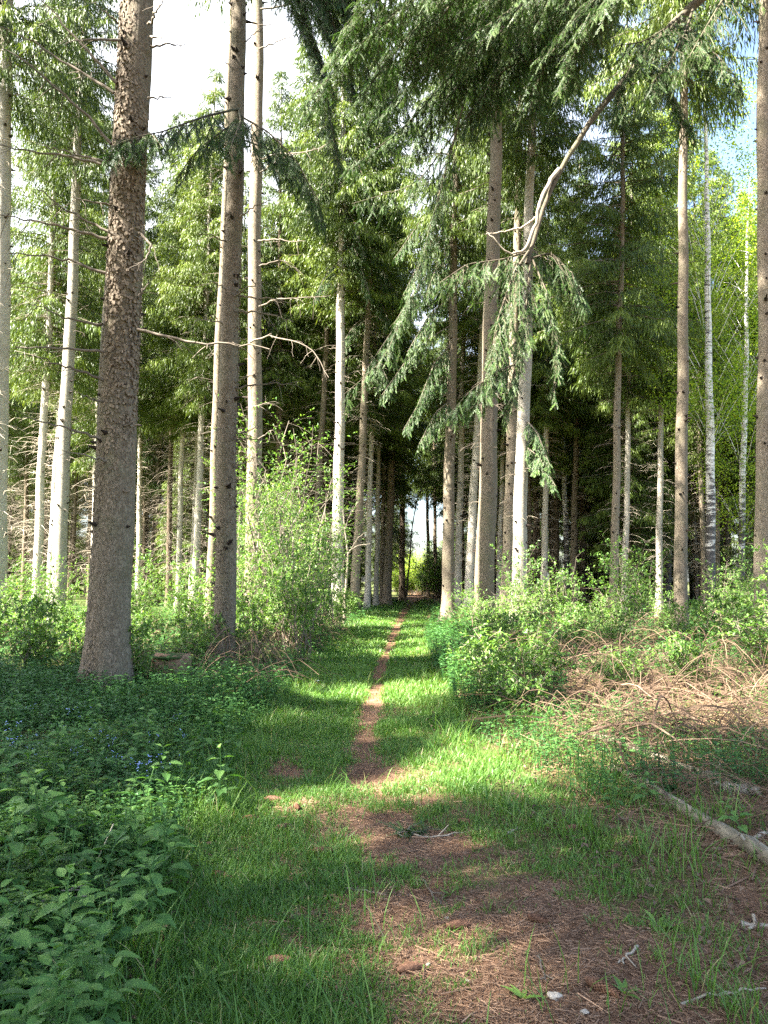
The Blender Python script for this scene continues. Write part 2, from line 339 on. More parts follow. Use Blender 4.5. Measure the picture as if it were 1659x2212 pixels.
# ------------------------------------------------------------------ trees: trunks, crowns, dead branches
def trunk_acc(H, r1, z1, seed, sides=16, flare=.5, knots=40, zmax=None, pw=.72, kmin=1.0, rot=0, stub=1.0):
    """tapering trunk along +z; radius r1 at height z1"""
    g = np.random.default_rng(seed); A = Acc()
    zt = zmax or H
    zs = np.r_[-.25, np.linspace(0, 1.2, 9), np.linspace(1.5, zt, max(8, int(zt * 1.6)))]
    rad = r1 * np.clip((H - zs) / (H - z1), .004, 2) ** pw
    th = np.arange(sides) * 2 * math.pi / sides
    ph = g.random(4) * 6.28
    fl = 1 + flare * np.exp(-np.clip(zs, 0, 9) / .38)[:, None] * (1 + .38 * np.sin(5 * th + ph[0]) + .2 * np.sin(3 * th + ph[1]))[None]
    R = rad[:, None] * fl * (1 + .025 * np.sin(2 * th + ph[2])[None] + .02 * g.normal(size=(len(zs), sides)))
    bx = .02 * np.sin(zs * .7 + ph[3]) + .012 * np.sin(zs * 1.9 + ph[0]); by = .02 * np.sin(zs * .6 + ph[1])
    V = np.stack([R * np.cos(th) + bx[:, None], R * np.sin(th) + by[:, None], np.broadcast_to(zs[:, None], R.shape)], -1)
    ix = np.arange(len(zs) * sides).reshape(len(zs), sides)
    a0, a1 = ix[:-1], ix[1:]; b0, b1 = np.roll(a0, -1, 1), np.roll(a1, -1, 1)
    A.add(V.reshape(-1, 3), np.stack([a0, b0, b1, a1], -1).reshape(-1, 4), .3)
    if knots:   # stubs of shed branches, in whorls
        zk = g.uniform(kmin, min(zt, 18), knots); ak = g.random(knots) * 6.28
        rk = r1 * np.clip((H - zk) / (H - z1), .004, 2) ** pw
        d = np.stack([np.cos(ak), np.sin(ak), .15 + .3 * g.normal(size=knots) * .4], -1)
        p0 = np.stack([np.cos(ak) * rk * .9, np.sin(ak) * rk * .9, zk], -1)
        ln = rk * .12 + stub * g.gamma(1.2, .025, knots)
        t = np.linspace(0, 1, 3)[None, :, None]
        V, F = tubes(p0[:, None] + d[:, None] * (t * (ln + rk * .15)[:, None, None]), np.clip(rk * .15, .008, .024)[:, None] * np.array([[2.1, 1.0, .45]]), 5)
        A.add(V, F, .95)
    return A

def dead_acc(seed, z0, z1, N, l0, l1, sub=4, r=.011, az=None, fine=True):
    g = np.random.default_rng(seed); A = Acc()
    z = g.uniform(z0, z1, N); a = g.random(N) * 6.28; L = g.uniform(l0, l1, N) * (.55 + .45 * (z - z0) / (z1 - z0))
    t = np.linspace(0, 1, 6)
    rise = g.uniform(-.15, .35, N); drp = g.uniform(.1, .6, N)
    wob = g.normal(size=(N, 6, 3)) * .03 * t[None, :, None]
    dirs = np.stack([np.cos(a), np.sin(a), np.zeros(N)], -1)
    Pp = dirs[:, None] * (t[None, :, None] * L[:, None, None] + .08) + wob * L[:, None, None]
    Pp[..., 2] += z[:, None] + L[:, None] * (rise[:, None] * t - drp[:, None] * t ** 2)
    V, F = tubes(Pp, r * (.6 + .5 * L[:, None] / l1) * (1 - .75 * t)[None], 4); A.add(V, F, np.repeat(g.random(N), 24))
    for q in range(sub):
        j = g.integers(1, 5, N); base = Pp[np.arange(N), j]
        side = norm(np.cross(dirs, [0, 0, 1])) * g.choice([-1, 1], N)[:, None]
        dd = norm(dirs * .6 + side * .8 + np.array([0, 0, -.5]) * g.random((N, 1)))
        l2 = L * g.uniform(.15, .45, N); t4 = np.linspace(0, 1, 4)
        Q = base[:, None] + dd[:, None] * (t4[None, :, None] * l2[:, None, None]); Q[..., 2] -= (l2[:, None] * .35 * t4 ** 2)
        V, F = tubes(Q, r * .42 * (1 - .7 * t4)[None], 3); A.add(V, F, np.repeat(g.random(N), 12))
    return A

def crown_acc(seed, H, zc, Rm, dens=1.0, step=.40, cl=.22, cw=.030, nb=6):
    g = np.random.default_rng(seed); A = Acc(); Ps, Ds, Ls, Vs = [], [], [], []; wood = []
    z = zc
    while z < H - .25:
        t = (z - zc) / (H - zc)
        R = Rm * (1 - t) ** .78 * (.55 + .45 * min(1, t / .12))
        for b in range(nb):
            if g.random() < .12: continue
            a = g.random() * 6.283; L = R * g.uniform(.6, 1.12)
            if L < .15: L = .15
            bv = g.uniform(.25, .6)
            nn = max(5, int(L / .058 * dens)); s_ = np.linspace(.12, 1, nn)
            kd = .95 * (1 - t) + .05
            fz = lambda q: L * ((.22 + .35 * t) * q - kd * q ** 2 + .42 * kd * q ** 4)
            d = np.array([math.cos(a), math.sin(a), 0]); sd_ = np.array([-d[1], d[0], 0])
            z_ = z + g.uniform(-.2, .2)
            P = d[None] * (L * s_)[:, None]; P[:, 2] = z_ + fz(s_)
            sw = np.linspace(0, 1, 5); Pw = d[None] * (L * sw)[:, None]; Pw[:, 2] = z_ + fz(sw); wood.append((Pw, .012 + .008 * L))
            ll = (.20 + .58 * L * .5 * np.sin(np.pi * np.clip(s_, .05, .97)) ** .7) * g.uniform(.6, 1.2, nn)
            for side in (-1, 1):
                D = d[None] * .55 + sd_[None] * side * g.uniform(.4, 1, (nn, 1)) + np.array([[0, 0, -1]]) * (g.uniform(.15, .9, (nn, 1)) * (1 - .7 * t))
                D = norm(D)
                for f in (.05, .25, .45, .65, .85):
                    Q = P + D * (ll * f)[:, None] + g.normal(size=(nn, 3)) * .03; Q[:, 2] -= ll * f * f * .5
                    hang = np.array([[0, 0, -1.]]) * (1.5 - 1.0 * t) + D * .7 + g.normal(size=(nn, 3)) * .3
                    Ps.append(Q); Ds.append(hang); Ls.append(cl * g.uniform(.55, 1.25, nn)); Vs.append(np.clip(bv + .16 * g.normal(size=nn) + .28 * (s_ > .86), 0, 1))
            Ps.append(P); Ds.append(d[None] + g.normal(size=(nn, 3)) * .3); Ls.append(np.full(nn, cl * .9)); Vs.append(np.clip(bv + .28 * (s_ > .86), 0, 1))
        z += step * g.uniform(.8, 1.2)
    P = np.concatenate(Ps); D = np.concatenate(Ds); L = np.concatenate(Ls); Vv = np.concatenate(Vs)
    cards(A, P, D, L, cw * (L / cl) * g.uniform(.7, 1.3, len(L)), g, Vv, 0)
    V, F = tubes(np.stack([w for w, r in wood]), np.array([r for w, r in wood])[:, None] * np.linspace(1, .3, 5)[None], 3); A.add(V, F, .4, 1)
    return A

cm = [M['needle'], M['twig']]
CROWN = {k_: crown_acc(*a).mesh('crown', cm) for k_, a in {
    'high': (11, 26, 13.5, 3.0, 1.0), 'high2': (12, 27, 14.5, 2.7, 1.0), 'mid': (13, 25, 9.5, 2.9, .95), 'mid2': (14, 25, 7.5, 2.7, .9),
    'top': (17, 30, 19, 2.6, 1.0), 'thick': (18, 24, 6.5, 3.0, 1.0, .36, .34, .11, 7), 'low': (15, 14, .8, 2.3, 1.0, .36), 'low2': (16, 20, 3.0, 2.9, .9, .4)}.items()}
CROWN_H = {'high': 26, 'high2': 27, 'top': 30, 'thick': 24, 'mid': 25, 'mid2': 25, 'low': 14, 'low2': 20}
DEAD = [dead_acc(31, 2.0, 14, 230, .5, 1.7).mesh('dead_branches', [M['twig_pale']]), dead_acc(32, 2.5, 14, 150, .4, 1.5).mesh('dead_branches', [M['twig_pale']]),
        dead_acc(33, 1.5, 13, 300, .6, 2.1).mesh('dead_branches', [M['twig']]), dead_acc(34, 4, 15, 60, .25, 1.2).mesh('dead_branches', [M['twig']])]

def leafy_crown_acc(seed, H, zc, R, ncl, per, ls):
    g = np.random.default_rng(seed); A = Acc()
    z = g.uniform(zc, H, ncl); a = g.random(ncl) * 6.28
    rr = R * np.sin(np.pi * np.clip((z - zc) / (H - zc) * .85 + .12, 0, 1)) * np.sqrt(g.uniform(.1, 1, ncl))
    C = np.stack([np.cos(a) * rr, np.sin(a) * rr, z], -1)
    t = np.linspace(0, 1, 5)
    root = np.stack([C[:, 0] * .15, C[:, 1] * .15, np.maximum(zc * .9, z - rr * .9 - .3)], -1)
    Pp = root[:, None] * (1 - t)[None, :, None] + C[:, None] * t[None, :, None]; Pp[..., 2] += (rr[:, None] * .25) * np.sin(np.pi * t)
    Pp = Pp[::6]; V, F = tubes(Pp, .012 * (1 - .8 * t)[None] * (.4 + rr[::6, None] / R), 3); A.add(V, F, .4, 1)
    P = np.repeat(C, per, 0) + g.normal(size=(ncl * per, 3)) * np.array([.28, .28, .30]); D = g.normal(size=(ncl * per, 3)) + np.array([0, 0, -.5])
    leaves(A, P, D, g.normal(size=(len(P), 3)) + np.array([0, 0, 1.]), ls * g.uniform(.6, 1.3, len(P)), ls * .7, g, None, 0)
    return A

def root_at(u1, v1, u2, v2, d, name, label, cat, group=None):
    """Empty at the foot of a stem whose axis passes through two picture points at distance d"""
    A_ = at(u1, v1, d); B_ = at(u2, v2, d); ax = (A_ - B_) if v1 < v2 else (B_ - A_); ax = ax / np.linalg.norm(ax)
    z0 = 0.0
    for _ in range(3):
        b = A_ + ax * (z0 - A_[2]) / ax[2]; z0 = float(gh(b[0], b[1]))
    e = link(name, None); e.location = b; e.rotation_mode = 'QUATERNION'
    q = Vector((0, 0, 1)).rotation_difference(Vector(ax)); e.rotation_quaternion = q
    tag(e, label, cat, group)
    e['_'] = 0; del e['_']
    return e, b, ax

def to_local(e, P):
    mi = (Matrix.Translation(e.location) @ e.rotation_quaternion.to_matrix().to_4x4()).inverted()
    m_ = np.array(mi); P = np.asarray(P, float)
    return P @ m_[:3, :3].T + m_[:3, 3]

crng = np.random.default_rng(99)
def tree(name, u1, v1, u2, v2, w, d, H, crown, label, bark='bark', dead=None, sides=16, knots=40, flare=.45, cat='tree', group=None, cs=None, stub=1.0, pw=.72):
    e, b, ax = root_at(u1, v1, u2, v2, d, name, label, cat, group)
    z1 = at(u1, v1, d)[2] - b[2]; r1 = w * d / 1659 / 2
    build('trunk', trunk_acc(H, r1, z1, int(u1 * 7 + d * 13), sides, flare, knots, stub=stub, pw=pw), M[bark], e, True)
    if crown:
        c = link('crown', CROWN[crown], e); s_ = H / CROWN_H[crown]; w_ = (cs or 1) * crng.uniform(.9, 1.1)
        c.scale = (w_, w_, s_); c.rotation_euler = (0, 0, crng.random() * 6.28)
    if dead is not None:
        c = link('dead_branches', DEAD[dead], e); c.rotation_euler = (0, 0, crng.random() * 6.28); c.scale = (1, 1, crng.uniform(.85, 1.05)); c['kind'] = 'stuff'
    return e

def branch_child(e, polys, d, r=.012, mat='twig', name='dead_branch', sub=5, seed=0, r_end=.25):
    """bare branches drawn as polylines of picture points at distance d (d may be a list); each is a mesh of its own"""
    g = np.random.default_rng(seed)
    for i, pl in enumerate(polys):
        ds = np.linspace(d, d * g.uniform(.93, 1.03), len(pl)) if np.ndim(d) == 0 else d
        P = smooth_path([at(u, v, q) for (u, v), q in zip(pl, ds)], 14); P[1:] += g.normal(size=(13, 3)) * .012
        Lp = np.linalg.norm(np.diff(P, axis=0), axis=1).sum(); rr = r * (.6 + .5 * min(1.5, Lp))
        A = Acc(); V, F = tubes(P, rr * np.linspace(1, r_end, 14), 6); A.add(to_local(e, V), F, .3)
        ns = int(sub * Lp)
        for q in range(ns):
            j = g.integers(3, 13); T = norm(P[j] - P[j - 1]); dd = norm(T * .7 + g.normal(size=3) * .55 + np.array([0, 0, -.35])); l = g.uniform(.1, .45)
            t = np.linspace(0, 1, 5)[:, None]; Q = P[j] + dd * t * l; Q[:, 2] -= (t[:, 0] ** 2) * l * .35; Q[1:] += g.normal(size=(4, 3)) * .01
            V, F = tubes(Q, rr * .3 * np.linspace(1, .4, 5), 3); A.add(to_local(e, V), F, .5)
        build(name, A, M[mat], e, True)

# ---- needle boughs seen from near: limb > side twigs > comb-like needle sprigs
def needles(acc, P, D, L, Up, rng, n=20, nl=.017, nw=.0034, var=None, mat=0):
    N_ = len(P)
    if N_ == 0: return
    D = norm(D); S = norm(np.cross(D, Up)); Nn = np.cross(S, D)
    t = np.linspace(.03, 1, n)[None, :, None]
    base = P[:, None] + D[:, None] * (t * L[:, None, None]); base = base - np.array([0, 0, 1.]) * (t ** 2 * L[:, None, None] * .18)
    out = []
    for sgn in (-1, 1):
        nd = norm(D[:, None] * .7 + S[:, None] * sgn * .75 + Nn[:, None] * .35 * rng.normal(size=(N_, n, 1)) + rng.normal(size=(N_, n, 3)) * .12)
        ln = nl * rng.uniform(.8, 1.2, (N_, n, 1)) * np.clip(1.25 - .45 * t, .4, 1.2)
        wd = D[:, None] * nw * .5
        out.append(np.stack([base - wd, base + wd, base + nd * ln], 2))
    V = np.concatenate(out, 1).reshape(-1, 3)
    v = np.repeat(np.clip((rng.random(N_) if var is None else var), 0, 1), n * 6)
    acc.add(V, np.arange(len(V)).reshape(-1, 3), v, mat)

def bough(acc, pts, r0, r1, sec_n, sec_l, hang=.6, seed=0, dens=1.0, start=.12, nl=.017, bare_share=0.0):
    g = np.random.default_rng(seed)
    P = smooth_path(pts, 24); V, F = tubes(P, np.linspace(r0, r1, 24), 8); acc.add(V, F, .3, 1)
    T = norm(np.gradient(P, axis=0))
    tp, td, tl, tu, tv = [], [], [], [], []
    bare_p = []
    for i in range(sec_n):
        s_ = start + (1 - start) * (i + g.random() * .6) / sec_n; s_ = min(s_, .999)
        j = s_ * 23; j0 = int(j); f = j - j0; p = P[j0] * (1 - f) + P[min(j0 + 1, 23)] * f; t = T[j0]
        side = norm(np.cross(t, [0, 0, 1]) + 1e-6)
        for sg in (-1, 1):
            L = sec_l * g.uniform(.45, 1.15) * (1.05 - .65 * s_)
            dr = norm(t * g.uniform(.35, .9) + side * sg * g.uniform(.5, 1) + np.array([0, 0, -1]) * hang * g.uniform(.3, 1.3))
            q = np.linspace(0, 1, 7)[:, None]
            Q = p + dr * q * L; Q[:, 2] -= (q[:, 0] ** 2) * L * hang * .5; Q[1:] += g.normal(size=(6, 3)) * .012
            V, F = tubes(Q, .0055 * np.linspace(1, .35, 7), 4); acc.add(V, F, .5, 1)
            if g.random() < bare_share: continue
            m = max(4, int(L / .030 * dens)); sq = g.uniform(.12, 1, m); jj = np.clip((sq * 6).astype(int), 0, 5); ff = sq * 6 - jj
            b = Q[jj] * (1 - ff)[:, None] + Q[jj + 1] * ff[:, None]; tt = norm(Q[jj + 1] - Q[jj]); sd_ = norm(np.cross(tt, [0, 0, 1]) + 1e-6)
            dd = tt * .75 + sd_ * g.choice([-1, 1], m)[:, None] * g.uniform(.4, .9, m)[:, None] + np.array([0, 0, -1]) * hang * g.uniform(.1, .8, (m, 1))
            tp.append(b); td.append(dd); tl.append(g.uniform(.07, .19, m) * (1.15 - .4 * sq)); tu.append(np.cross(sd_, tt) + g.normal(size=(m, 3)) * .25); tv.append(.42 + .28 * (sq > .8) + .18 * g.normal(size=m))
            seg = Q[1:] - Q[:-1]; tp.append(Q[:-1]); td.append(seg); tl.append(np.linalg.norm(seg, axis=1)); tu.append(np.tile([0, 0, 1.], (6, 1)) + .01); tv.append(np.full(6, .3))
    P_, D_, L_, U_, v_ = map(np.concatenate, (tp, td, tl, tu, tv))
    needles(acc, P_, D_, L_, U_, g, 18, nl * 1.1, nl * .36, v_, 0)
    t = np.linspace(0, 1, 3)[None, :, None]; Q = P_[:, None] + norm(D_)[:, None] * t * L_[:, None, None]; Q[..., 2] -= t[..., 0] ** 2 * L_[:, None] * .18
    V, F = tubes(Q, np.full((len(P_), 3), .0016), 3); acc.add(V, F, .6, 1)

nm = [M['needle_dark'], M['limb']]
def boughs(e, specs, name='bough', mats=None, **kw):
    for i, (pts, r0, r1, sn, sl) in enumerate(specs):
        A = Acc(); bough(A, [at(*p) for p in pts], r0, r1, sn, sl, seed=i * 7 + len(pts) + int(pts[0][0]), **kw)
        A.V = [to_local(e, v).astype(np.float32) for v in A.V]
        build(name, A, mats or nm, e)

# ---- the trees of the photograph
T1 = tree('spruce_tree', 250, 1000, 292, 60, 80, 10.6, 29, 'high', 'thickest scaly spruce trunk at the left of the path, bare long dead branches reaching left', sides=48, knots=60, flare=.36, pw=.5)
T2 = tree('spruce_tree', 491, 1000, 513, 120, 42, 13.3, 27, 'high', 'slender brown spruce trunk with a resin streaked wound near its foot, left of the path', sides=28, knots=90, pw=.6, stub=1.6)
T3 = tree('spruce_tree', 548, 1000, 556, 100, 31, 19, 31, 'top', 'spruce trunk just right of the resin streaked one, sunlit in bands at mid height', sides=22, knots=80, pw=.5, stub=1.6)
TREES = [
 (-8, 1000, 8, 300, 48, 20, 28, 'high', 'white sunlit trunk cut by the left edge of the picture', 'bark_sunlit', 1),
 (84, 1150, 104, 720, 19, 28, 25, 'mid', 'thin pale trunk with reddish bark patches, left of the broad white sunlit trunk', 'bark_sunlit', 0),
 (128, 1200, 159, 540, 30, 25, 29, 'high2', 'broad white sunlit trunk with a round shadow across it, left woods', 'bark_sunlit', 3),
 (114, 1150, 140, 700, 15, 32, 25, 'mid', 'pale trunk close behind the broad white one in the left woods', 'bark_sunlit', 1),
 (203, 1150, 214, 750, 11, 35, 24, 'mid2', 'thin pale trunk showing just left of the thickest trunk', 'bark_sunlit', 0),
 (301, 1100, 308, 700, 11, 38, 25, 'mid', 'pale stem peeping out along the right side of the thickest trunk', 'bark_sunlit', 1),
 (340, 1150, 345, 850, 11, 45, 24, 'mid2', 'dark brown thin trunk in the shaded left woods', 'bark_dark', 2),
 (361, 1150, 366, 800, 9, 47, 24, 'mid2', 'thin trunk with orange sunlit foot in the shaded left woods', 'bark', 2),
 (388, 1150, 400, 770, 12, 35, 24, 'mid', 'slim silvery sunlit trunk leaning right, between the two nearest left trunks', 'bark_sunlit', 0),
 (418, 1150, 436, 770, 10, 36, 24, 'mid', 'left one of the pair of pale trunks behind the silvery slim one', 'bark_sunlit', 1),
 (426, 1150, 441, 770, 15, 33, 25, 'mid', 'right one of the pair of pale knotty trunks behind the silvery slim one', 'bark_sunlit', 0),
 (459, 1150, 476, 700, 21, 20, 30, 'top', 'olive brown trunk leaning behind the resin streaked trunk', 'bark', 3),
 (521, 1000, 527, 600, 9, 40, 24, 'mid', 'silver grey stem seen in the gap between two brown trunks left of the path', 'bark_sunlit', 1),
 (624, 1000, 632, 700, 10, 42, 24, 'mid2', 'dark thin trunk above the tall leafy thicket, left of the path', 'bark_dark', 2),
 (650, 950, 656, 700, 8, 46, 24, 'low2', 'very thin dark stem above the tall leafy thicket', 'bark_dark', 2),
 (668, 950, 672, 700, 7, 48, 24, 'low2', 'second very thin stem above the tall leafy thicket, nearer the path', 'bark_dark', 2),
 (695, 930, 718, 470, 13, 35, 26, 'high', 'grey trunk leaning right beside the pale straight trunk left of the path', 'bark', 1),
 (733, 950, 744, 130, 22, 31, 29, 'high2', 'tall straight pale trunk with a torn foot, left edge of the path', 'bark_sunlit', 3),
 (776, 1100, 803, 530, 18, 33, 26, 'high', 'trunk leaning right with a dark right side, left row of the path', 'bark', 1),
 (797, 1150, 806, 850, 12, 38, 25, 'mid', 'pale sunlit trunk in the left row of the path, just behind the leaning one', 'bark_sunlit', 1),
 (815, 1150, 822, 850, 10, 43, 25, 'mid', 'narrow sunlit trunk in the middle of the left row along the path', 'bark_sunlit', 1),
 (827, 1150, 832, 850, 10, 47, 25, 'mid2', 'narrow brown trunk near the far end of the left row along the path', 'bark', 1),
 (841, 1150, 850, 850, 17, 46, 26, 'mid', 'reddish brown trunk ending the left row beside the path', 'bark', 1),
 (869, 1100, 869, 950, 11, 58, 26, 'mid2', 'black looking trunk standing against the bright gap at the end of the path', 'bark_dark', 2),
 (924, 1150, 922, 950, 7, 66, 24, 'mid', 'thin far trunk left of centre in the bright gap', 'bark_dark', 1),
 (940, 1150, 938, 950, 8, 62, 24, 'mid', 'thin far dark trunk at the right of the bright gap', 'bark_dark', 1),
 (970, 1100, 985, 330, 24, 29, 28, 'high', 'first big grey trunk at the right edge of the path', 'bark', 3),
 (993, 1100, 1004, 600, 14, 38, 26, 'mid', 'yellow sunlit narrow trunk behind the first big grey trunk right of the path', 'bark_sunlit', 1),
 (1019, 1150, 1035, 850, 19, 35, 26, 'high', 'pale sunlit trunk leaning right, close left of the stoutest trunk right of the path', 'bark_sunlit', 1),
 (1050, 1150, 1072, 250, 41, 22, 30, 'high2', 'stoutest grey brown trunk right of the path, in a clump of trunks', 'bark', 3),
 (1081, 1150, 1086, 900, 11, 40, 25, 'mid', 'thin yellow sunlit stem right behind the stoutest trunk', 'bark_sunlit', 1),
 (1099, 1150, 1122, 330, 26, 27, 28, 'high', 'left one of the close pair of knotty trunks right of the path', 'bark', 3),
 (1124, 1150, 1150, 250, 31, 24.5, 29, 'high2', 'right one of the close pair of knotty trunks, white in the sun higher up', 'bark_sunlit', 3),
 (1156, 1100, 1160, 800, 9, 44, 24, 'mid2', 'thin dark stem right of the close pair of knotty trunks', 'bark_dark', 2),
 (1177, 1150, 1181, 800, 14, 37, 25, 'mid', 'yellowish sunlit trunk left of the dark one and the spotted birch', 'bark_sunlit', 1),
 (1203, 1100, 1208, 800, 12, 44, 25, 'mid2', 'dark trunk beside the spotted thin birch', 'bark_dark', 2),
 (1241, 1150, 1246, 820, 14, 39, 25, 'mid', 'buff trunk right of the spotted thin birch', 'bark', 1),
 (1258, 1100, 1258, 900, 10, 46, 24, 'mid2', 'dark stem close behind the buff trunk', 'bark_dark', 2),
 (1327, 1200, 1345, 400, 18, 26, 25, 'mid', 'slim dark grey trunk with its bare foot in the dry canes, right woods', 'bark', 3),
 (1352, 1150, 1359, 780, 13, 32, 25, 'mid', 'white sunlit trunk with the peeling bark, just right of the slim dark grey one', 'bark_sunlit', 1),
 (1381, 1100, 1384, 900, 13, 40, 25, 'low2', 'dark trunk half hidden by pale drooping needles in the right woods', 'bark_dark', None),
 (1425, 1150, 1427, 760, 14, 32, 25, 'mid', 'yellow green lichened trunk in the right woods', 'bark_sunlit', 1),
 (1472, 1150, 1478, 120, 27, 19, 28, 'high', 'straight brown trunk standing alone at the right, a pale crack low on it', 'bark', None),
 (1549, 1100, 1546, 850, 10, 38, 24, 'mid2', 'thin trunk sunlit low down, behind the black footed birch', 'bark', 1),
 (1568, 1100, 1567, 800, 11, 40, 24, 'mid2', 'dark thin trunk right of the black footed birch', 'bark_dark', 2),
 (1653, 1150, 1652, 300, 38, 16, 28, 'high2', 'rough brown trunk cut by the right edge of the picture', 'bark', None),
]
BY = {}
for (u1, v1, u2, v2, w, d, H, cr, lab, bk, dd) in TREES:
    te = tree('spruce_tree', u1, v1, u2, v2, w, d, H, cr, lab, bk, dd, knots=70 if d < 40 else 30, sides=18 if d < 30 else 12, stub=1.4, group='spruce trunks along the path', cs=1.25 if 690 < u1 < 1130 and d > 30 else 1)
    BY[u1] = te

bm_ = [M['leaf_yellow'], M['birch']]
birch_crown = [leafy_crown_acc(51, 21, 7, 3.6, 330, 46, .085).mesh('crown', bm_), leafy_crown_acc(52, 17, 3.5, 2.6, 240, 44, .08).mesh('crown', bm_)]
for (u1, v1, u2, v2, w, d, H, c, lab) in [
    (1534, 1050, 1526, 350, 19, 27, 23, 0, 'birch with a black cracked foot and white upper trunk, yellow green leaves'),
    (1221, 1100, 1214, 800, 11, 42, 20, None, 'spotted thin birch among the spruces right of the path'),
    (1449, 1000, 1456, 740, 11, 40, 20, None, 'white birch stem left of the lone straight brown trunk'),
    (1612, 700, 1622, 200, 8, 30, 18, 1, 'slender pale birch near the right edge in bright yellow leaf'),
    (1690, 1000, 1700, 200, 12, 31, 20, 0, 'leafy yellow green birch behind the trunk at the right edge')]:
    e, b, ax = root_at(u1, v1, u2, v2, d, 'birch_tree', lab, 'tree', 'birches in the right woods')
    build('trunk', trunk_acc(H, w * d / 3318, at(u1, v1, d)[2] - b[2], int(u1), 14, .25, 12), M['birch'], e, True)
    if c is not None: link('crown', birch_crown[c], e)

# dead branches on the three nearest trunks, each read off the photograph
branch_child(T1, [[(252, 180), (173, 91), (86, -5)], [(246, 201), (181, 160), (99, 108), (-5, 52)], [(240, 311), (181, 242), (108, 181), (56, 130), (-5, 96)],
    [(235, 356), (108, 328), (-5, 316)], [(234, 349), (170, 334), (99, 317)], [(262, 516), (186, 477), (134, 445), (82, 410)], [(232, 516), (108, 484), (-5, 463)],
    [(258, 87), (194, 84), (138, 93)], [(256, 50), (203, 4)], [(320, 52), (340, 25), (362, -8)], [(325, 79), (362, 81)], [(324, 100), (370, 96), (410, 93)], [(318, 212), (374, 211)],
    [(240, 442), (186, 436), (151, 425)], [(224, 822), (164, 798), (60, 768)], [(224, 950), (124, 919), (50, 900)], [(240, 996), (203, 989), (134, 973)], [(280, 1061), (238, 1059), (198, 1051)],
    [(305, 919), (260, 916), (214, 911)], [(300, 503), (322, 520), (326, 540), (312, 568), (275, 580)], [(296, 712), (360, 728), (430, 742), (543, 742), (582, 757)], [(228, 590), (140, 560), (20, 545)],
    [(222, 700), (150, 690), (70, 655)], [(222, 760), (120, 752), (30, 750)], [(298, 640), (330, 600)], [(225, 870), (170, 850)]], 10.4, .019, 'twig', seed=1)
branch_child(T2, [[(505, 640), (533, 620), (572, 608)], [(503, 829), (533, 814), (566, 805)], [(508, 838), (553, 831), (597, 830), (652, 825)], [(503, 945), (538, 929), (567, 920)], [(510, 948), (590, 948)],
    [(495, 524), (458, 509), (426, 504)], [(492, 645), (476, 629)], [(490, 624), (451, 606)], [(515, 640), (582, 643), (627, 655)], [(515, 674), (577, 677), (632, 692)], [(515, 470), (560, 440), (600, 430)],
    [(520, 380), (470, 350)], [(485, 700), (450, 690), (420, 695)], [(480, 930), (460, 925)], [(505, 1010), (560, 985)], [(505, 150), (470, 120)], [(528, 90), (570, 60)]], 13.2, .016, 'twig', seed=2)
branch_child(T3, [[(540, 740), (567, 725), (615, 732), (677, 752), (709, 814)], [(558, 520), (600, 518), (660, 522)], [(560, 662), (602, 644), (704, 641)], [(560, 345), (600, 330), (660, 332), (735, 300)], [(562, 372), (610, 340), (648, 332)],
    [(560, 106), (610, 85), (655, 70)], [(560, 55), (612, 52)], [(562, 20), (640, 8), (720, 15)], [(560, 575), (610, 560), (650, 590)], [(545, 880), (580, 870)], [(555, 950), (600, 920)]], 18.8, .019, 'twig', seed=3)

# boughs with needles on the nearest left trunks
boughs(T2, [([(514, 235, 13.2), (440, 252, 12.2), (350, 285, 10.6), (290, 296, 9.95), (244, 315, 9.7)], .022, .006, 20, .55),
            ([(518, 250, 13.2), (580, 285, 12.6), (640, 345, 12.3), (690, 440, 12.1)], .02, .005, 18, .7),
            ([(512, 262, 13.2), (470, 290, 12.5), (420, 330, 12.0), (385, 380, 11.8)], .018, .005, 14, .6),
            ([(516, 240, 13.2), (520, 262, 12.2), (505, 300, 11.6), (490, 340, 11.3)], .018, .005, 13, .6),
            ([(520, 300, 13.2), (600, 330, 13.0), (660, 400, 13.1), (700, 480, 13.1)], .016, .005, 14, .7)], hang=1.0, dens=2.2)
bg = np.random.default_rng(77); lst = []
for _ in range(13):
    u1 = bg.uniform(690, 900); v1 = bg.uniform(60, 440) - .35 * max(0, u1 - 760); v0 = bg.uniform(-260, -60)
    lst.append(([(517, v0, 13.3), (517 + (u1 - 517) * .45, v0 + (v1 - v0) * .2, 12.6), (517 + (u1 - 517) * .8, v0 + (v1 - v0) * .6, 12.3), (u1, v1, 12.1)], .022, .005, 30, .75))
boughs(T2, lst, hang=.8, dens=1.1, start=.35)
boughs(T1, [([(292, 305, 10.6), (265, 300, 10.0), (245, 320, 9.8), (232, 350, 9.7)], .014, .004, 11, .42), ([(300, 300, 10.6), (330, 292, 10.1), (352, 320, 9.9)], .014, .004, 10, .4)], hang=.9, dens=1.3)
def side_boughs(tr, u_t, d, lst, seed, hang=1.0, sl=.9):
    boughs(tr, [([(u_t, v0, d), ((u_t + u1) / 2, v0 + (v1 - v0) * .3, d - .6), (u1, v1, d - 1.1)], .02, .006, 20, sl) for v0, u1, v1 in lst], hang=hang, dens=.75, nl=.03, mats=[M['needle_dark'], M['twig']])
side_boughs(BY[970], 978, 29, [(430, 850, 560), (480, 870, 640), (560, 850, 700), (600, 790, 800), (640, 880, 760), (700, 820, 860), (740, 900, 880), (520, 920, 640), (800, 870, 930), (860, 905, 960)], 1)
side_boughs(BY[733], 738, 31, [(250, 660, 330), (310, 800, 420), (330, 680, 440), (400, 640, 470), (440, 790, 560), (500, 800, 640), (180, 650, 260), (200, 800, 300), (560, 680, 640)], 2)
